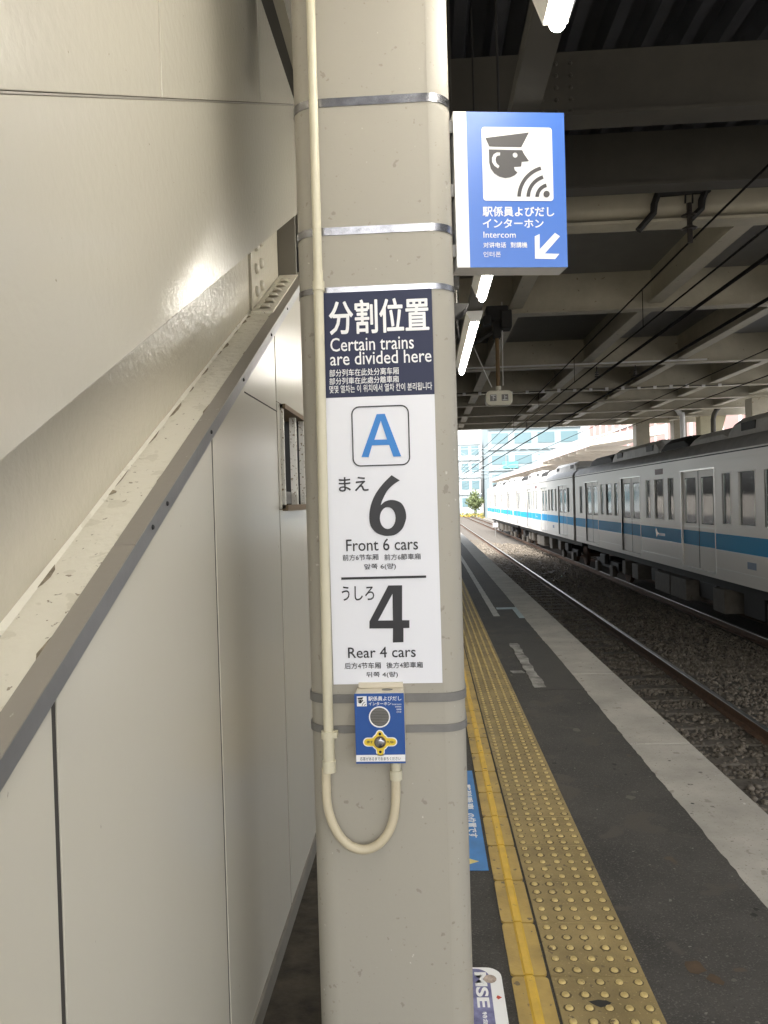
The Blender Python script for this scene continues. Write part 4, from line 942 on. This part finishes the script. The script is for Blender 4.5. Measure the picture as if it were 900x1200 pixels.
# ================================================================== OPPOSITE PLATFORM AND BEYOND
tag(MB().box(8.5, 14.6, -25, 110, -1.88, 0).build('far_platform', 'opplat'), 'opposite platform behind the train', 'platform', kind='structure')
def column(x, y, w_, mt, label, h=4.6, brace=False):
    t = thing('column', (x, y, 0), label, 'column', 'columns on the far platform')
    MB().box(x-w_/2, x+w_/2, y-w_/2, y+w_/2, 0, h).build('shaft', mt, t, bevel=.02)
    MB().box(x-w_/2-.05, x+w_/2+.05, y-w_/2-.05, y+w_/2+.05, 0, .12).build('base', mt, t)
    if brace: MB().prism([(x+w_/2, h-1.5), (x+w_/2+.12, h-1.5), (x+w_/2+.55, h), (x+w_/2+.15, h)], 'y', y-.12, y+.12).build('haunch', mt, t)
column(8.95, 32.4, .55, 'roofbeam', 'grey beige column at the roof end, left of the others above the train')
column(10.4, 32.2, .52, 'roofbeam', 'grey beige column beside the curved white pipe')
column(10.95, 30.8, .5, 'cream', 'cream column with a bracket, right of the curved white pipe', brace=True)
column(10.7, 25.4, .55, 'roofbeam', 'grey beige column at the right edge above the train')
t = thing('drain_pipe', (10.2, 30.4, 0), 'curved white drain pipe bending down from the roof beside the cream column', 'drain pipe')
gp = Plane((0, 30.4, 0)); a = [gp(x, y) for x, y in ((740, 476), (780, 475), (791, 478), (797, 485), (800, 497))]
MB().tube(catmull_open([(p[0], 30.4, p[1]) for p in a]+[(a[-1][0], 30.4, 0)], 5), .1, 10).build('pipe', 'lampwhite', t, smooth=True)
t = thing('drain_pipe', (12.0, 29.5, 0), 'dark curved drain pipe right of the cream column', 'drain pipe')
gp = Plane((0, 29.5, 0)); a = [gp(x, y) for x, y in ((850, 470), (840, 480), (836, 490), (836, 505))]
MB().tube(catmull_open([(p[0], 29.5, p[1]) for p in a]+[(a[-1][0], 29.5, 0)], 5), .09, 10).build('pipe', 'darkbeam', t, smooth=True)
def canopy(x0, x1, y0, y1, zb, zt, label):
    t = thing('canopy', (x0, y0, 0), label, 'canopy', 'canopies over the far platform')
    MB().prism([(x0, zb), (x1, zb+.5), (x1, zt+.5), (x0, zt)], 'y', y0, y1).build('roof', 'canopy', t)
    MB().box(x0-.06, x0-.002, y0, y1, zb-.04, zt+.06).build('fascia', 'fascia', t)
    for y in np.arange(y0+1, y1, 2.5): MB().box(x0+.02, x1, y-.06, y+.06, zb-.22, zb-.002).build('joist', 'canopy', t)
    for y in np.arange(y0+2.5, y1, 9.0): MB().box(x0+2.3, x0+2.55, y-.12, y+.12, 0, zb-.2).build('post', 'roofbeam', t)
canopy(8.45, 12.3, 40.2, 58, 4.2, 4.66, 'pinkish edged platform canopy just beyond the roof end')
canopy(8.7, 12.3, 59, 105, 3.95, 4.25, 'lower beige platform canopy farther down the line')
# far buildings
def building(name, x0, x1, y0, y1, h, mt, label, storeys, bays, gmt='bglass', side='front', fr=None, group='buildings beyond the station'):
    t = thing(name, ((x0+x1)/2, y0, -1.9), label, 'building', group)
    MB().box(x0, x1, y0, y1, -1.9, h).build('wall', mt, t)
    MB().box(x0-.2, x1+.2, y0-.2, y1+.2, h, h+.5).build('parapet', fr or mt, t)
    sh = (h+1.0)/storeys
    if side in ('front', 'both'):
        bw = (x1-x0)/bays
        for i in range(storeys):
            for j in range(bays):
                m = MB().box(x0+bw*(j+.14), x0+bw*(j+.86), y0-.08, y0-.001, -.6+sh*i+sh*.28, -.6+sh*i+sh*.78); m.build('window', gmt, t)
        m = MB()
        for i in range(1, storeys): m.box(x0-.1, x1+.1, y0-.28, y0-.001, -.6+sh*i-.1, -.6+sh*i+.1)
        m.build('ledge', fr or mt, t)
    if side in ('left', 'both'):
        bw = (y1-y0)/bays
        for i in range(storeys):
            for j in range(bays):
                m = MB().box(x0-.08, x0-.001, y0+bw*(j+.08), y0+bw*(j+.92), -.6+sh*i+sh*.25, -.6+sh*i+sh*.82); m.build('window', gmt, t)
        m = MB()
        for i in range(1, storeys): m.box(x0-.28, x0-.001, y0-.1, y1+.1, -.6+sh*i-.1, -.6+sh*i+.1)
        m.build('ledge', fr or mt, t)
    return t
# pink building beside the line: ribbed wall
fw = tag(MB().box(19.3, 19.5, 2, 116, -1.9, 2.9).build('added_bright_wall', 'signwhite'), 'white wall added to brighten the view through the train windows', 'wall')  # added as a bright backdrop, so the car windows look lighter
t = thing('building', (24, 48, -1.9), 'pink walled building with slim vertical ribs beyond the far platform', 'building', 'buildings beyond the station')
MB().box(24.0, 36, 48, 114, -1.9, 16).build('wall', 'pink', t)
m = MB()
for y in np.arange(49, 114, 3.6): m.box(23.85, 23.999, y-.12, y+.12, -1.9, 16)
m.build('rib', 'pinkframe', t)
m = MB(); m.box(23.9, 23.998, 48, 114, 3.6, 3.9); m.box(23.9, 23.998, 48, 114, 9.6, 9.9); m.build('band', 'pinkframe', t)
building('building', 11, 27, 135, 150, 17, 'palegrey', 'pale block with glass floors above the train end', 5, 4)
building('building', 4.5, 10.3, 146, 156, 12, 'pale', 'white block left of the glass floored block', 4, 3)
building('building', 26, 44, 105, 118, 21, 'pale', 'white building beside the pink ribbed one', 6, 5, 'palegrey')
building('building', 6.4, 9.2, 172, 182, 9.5, 'orange', 'small orange fronted building at the far end of the tracks', 4, 2)
building('building', -4, 5.2, 176, 190, 22, 'palegrey', 'tall pale block straight down the line', 7, 4, 'pale')
building('building', -30, -6, 150, 170, 18, 'pale', 'white block hidden left beyond the platform end', 5, 6)
t = thing('shop_sign', (14.5, 134.6, 6.9), 'turquoise sign board on the pale block above the train', 'sign')
MB().box(13.4, 16.0, 134.55, 134.7, 6.9, 8.0).build('board', 'teal', t)
# small tree and flowers at the far end
t = thing('tree', (8.3, 134, -1.9), 'small green tree at the far end of the line', 'tree')
MB().tube([(8.3, 134, -1.9), (8.32, 134, .5), (8.3, 134.1, 1.9)], [.14, .1, .05], 8).build('trunk', 'bark', t)
m = MB(); rr = random.Random(5)
for k in range(1500):
    a, b = rr.uniform(0, 6.28), rr.uniform(-1, 1); r_ = (rr.random()**.45)*(1.25+.35*math.sin(3*a)+.25*math.cos(5*b))
    p = Vector((8.3+r_*math.cos(a)*math.sqrt(1-b*b)*1.0, 134+r_*math.sin(a)*math.sqrt(1-b*b), 1.3+r_*b*1.35)); s_ = rr.uniform(.1, .2)
    d1 = Vector((rr.uniform(-1, 1), rr.uniform(-1, 1), rr.uniform(-1, 1))).normalized()*s_; d2 = d1.cross(Vector((rr.uniform(-1, 1), rr.uniform(-1, 1), rr.uniform(-1, 1)))).normalized()*s_
    m.quad(p-d1, p+d2, p+d1, p-d2)
m.build('crown', 'leaf', t)
m = MB()
for k in range(700):
    p = Vector((rr.uniform(5.5, 9.6), rr.uniform(129, 133), -1.9+rr.random()*1.2)); s_ = .12
    d1 = Vector((rr.uniform(-1, 1), rr.uniform(-1, 1), rr.uniform(-1, 1))).normalized()*s_; d2 = d1.cross(Vector((rr.uniform(-1, 1), rr.uniform(-1, 1), rr.uniform(-1, 1)))).normalized()*s_
    m.quad(p-d1, p+d2, p+d1, p-d2, 0 if rr.random() < .5 else 1)
tag(m.build('flower_bed', ['leaf', 'flower']), 'yellow flowering shrubs at the far end of the tracks', 'flowers', kind='stuff')
# line-side marker, catenary portals
t = thing('track_marker', (5.1, 58, -1.3), 'little white marker on a stake between the tracks', 'marker')
MB().tube([(5.1, 58, -1.3), (5.1, 58, -.35)], .03, 8).build('stake', 'band', t)
MB().box(4.92, 5.28, 57.95, 57.98, -.5, -.2).build('plate', 'lightwhite', t)
gt = thing('catenary_portal', (5, 66, -1.9), '', 'catenary portal', 'wire portals over the tracks')
m = MB(); m.tube([(.6, 66, -1.9), (.6, 66, 6.5)], .13, 8); m.build('mast', 'palegrey', gt)
m = MB(); m.tube([(14.9, 66, -1.9), (14.9, 66, 6.5)], .13, 8); m.build('mast', 'palegrey', gt)
m = MB(); m.box(.6, 14.9, 65.95, 66.05, 5.9, 5.97); m.box(.6, 14.9, 65.95, 66.05, 5.3, 5.37)
for k in range(15): m.tube([(.7+.95*k, 66, 5.33 if k % 2 else 5.93), (.7+.95*(k+1), 66, 5.93 if k % 2 else 5.33)], .025, 5)
m.build('truss', 'palegrey', gt)
for xx in (3.1, 6.85): MB().tube([(xx, 66, 5.3), (xx, 66, 4.4)], .04, 6).build('hanger', 'band', gt)
for i, (dy, lb) in enumerate(((0, 'nearest lattice portal carrying wires beyond the roof'), (34, 'second lattice portal carrying wires, farther off'), (64, 'farthest lattice portal carrying wires'))):
    o = gt if i == 0 else copy_tree(gt)
    o.location.y = 66+dy; o['label'] = lb
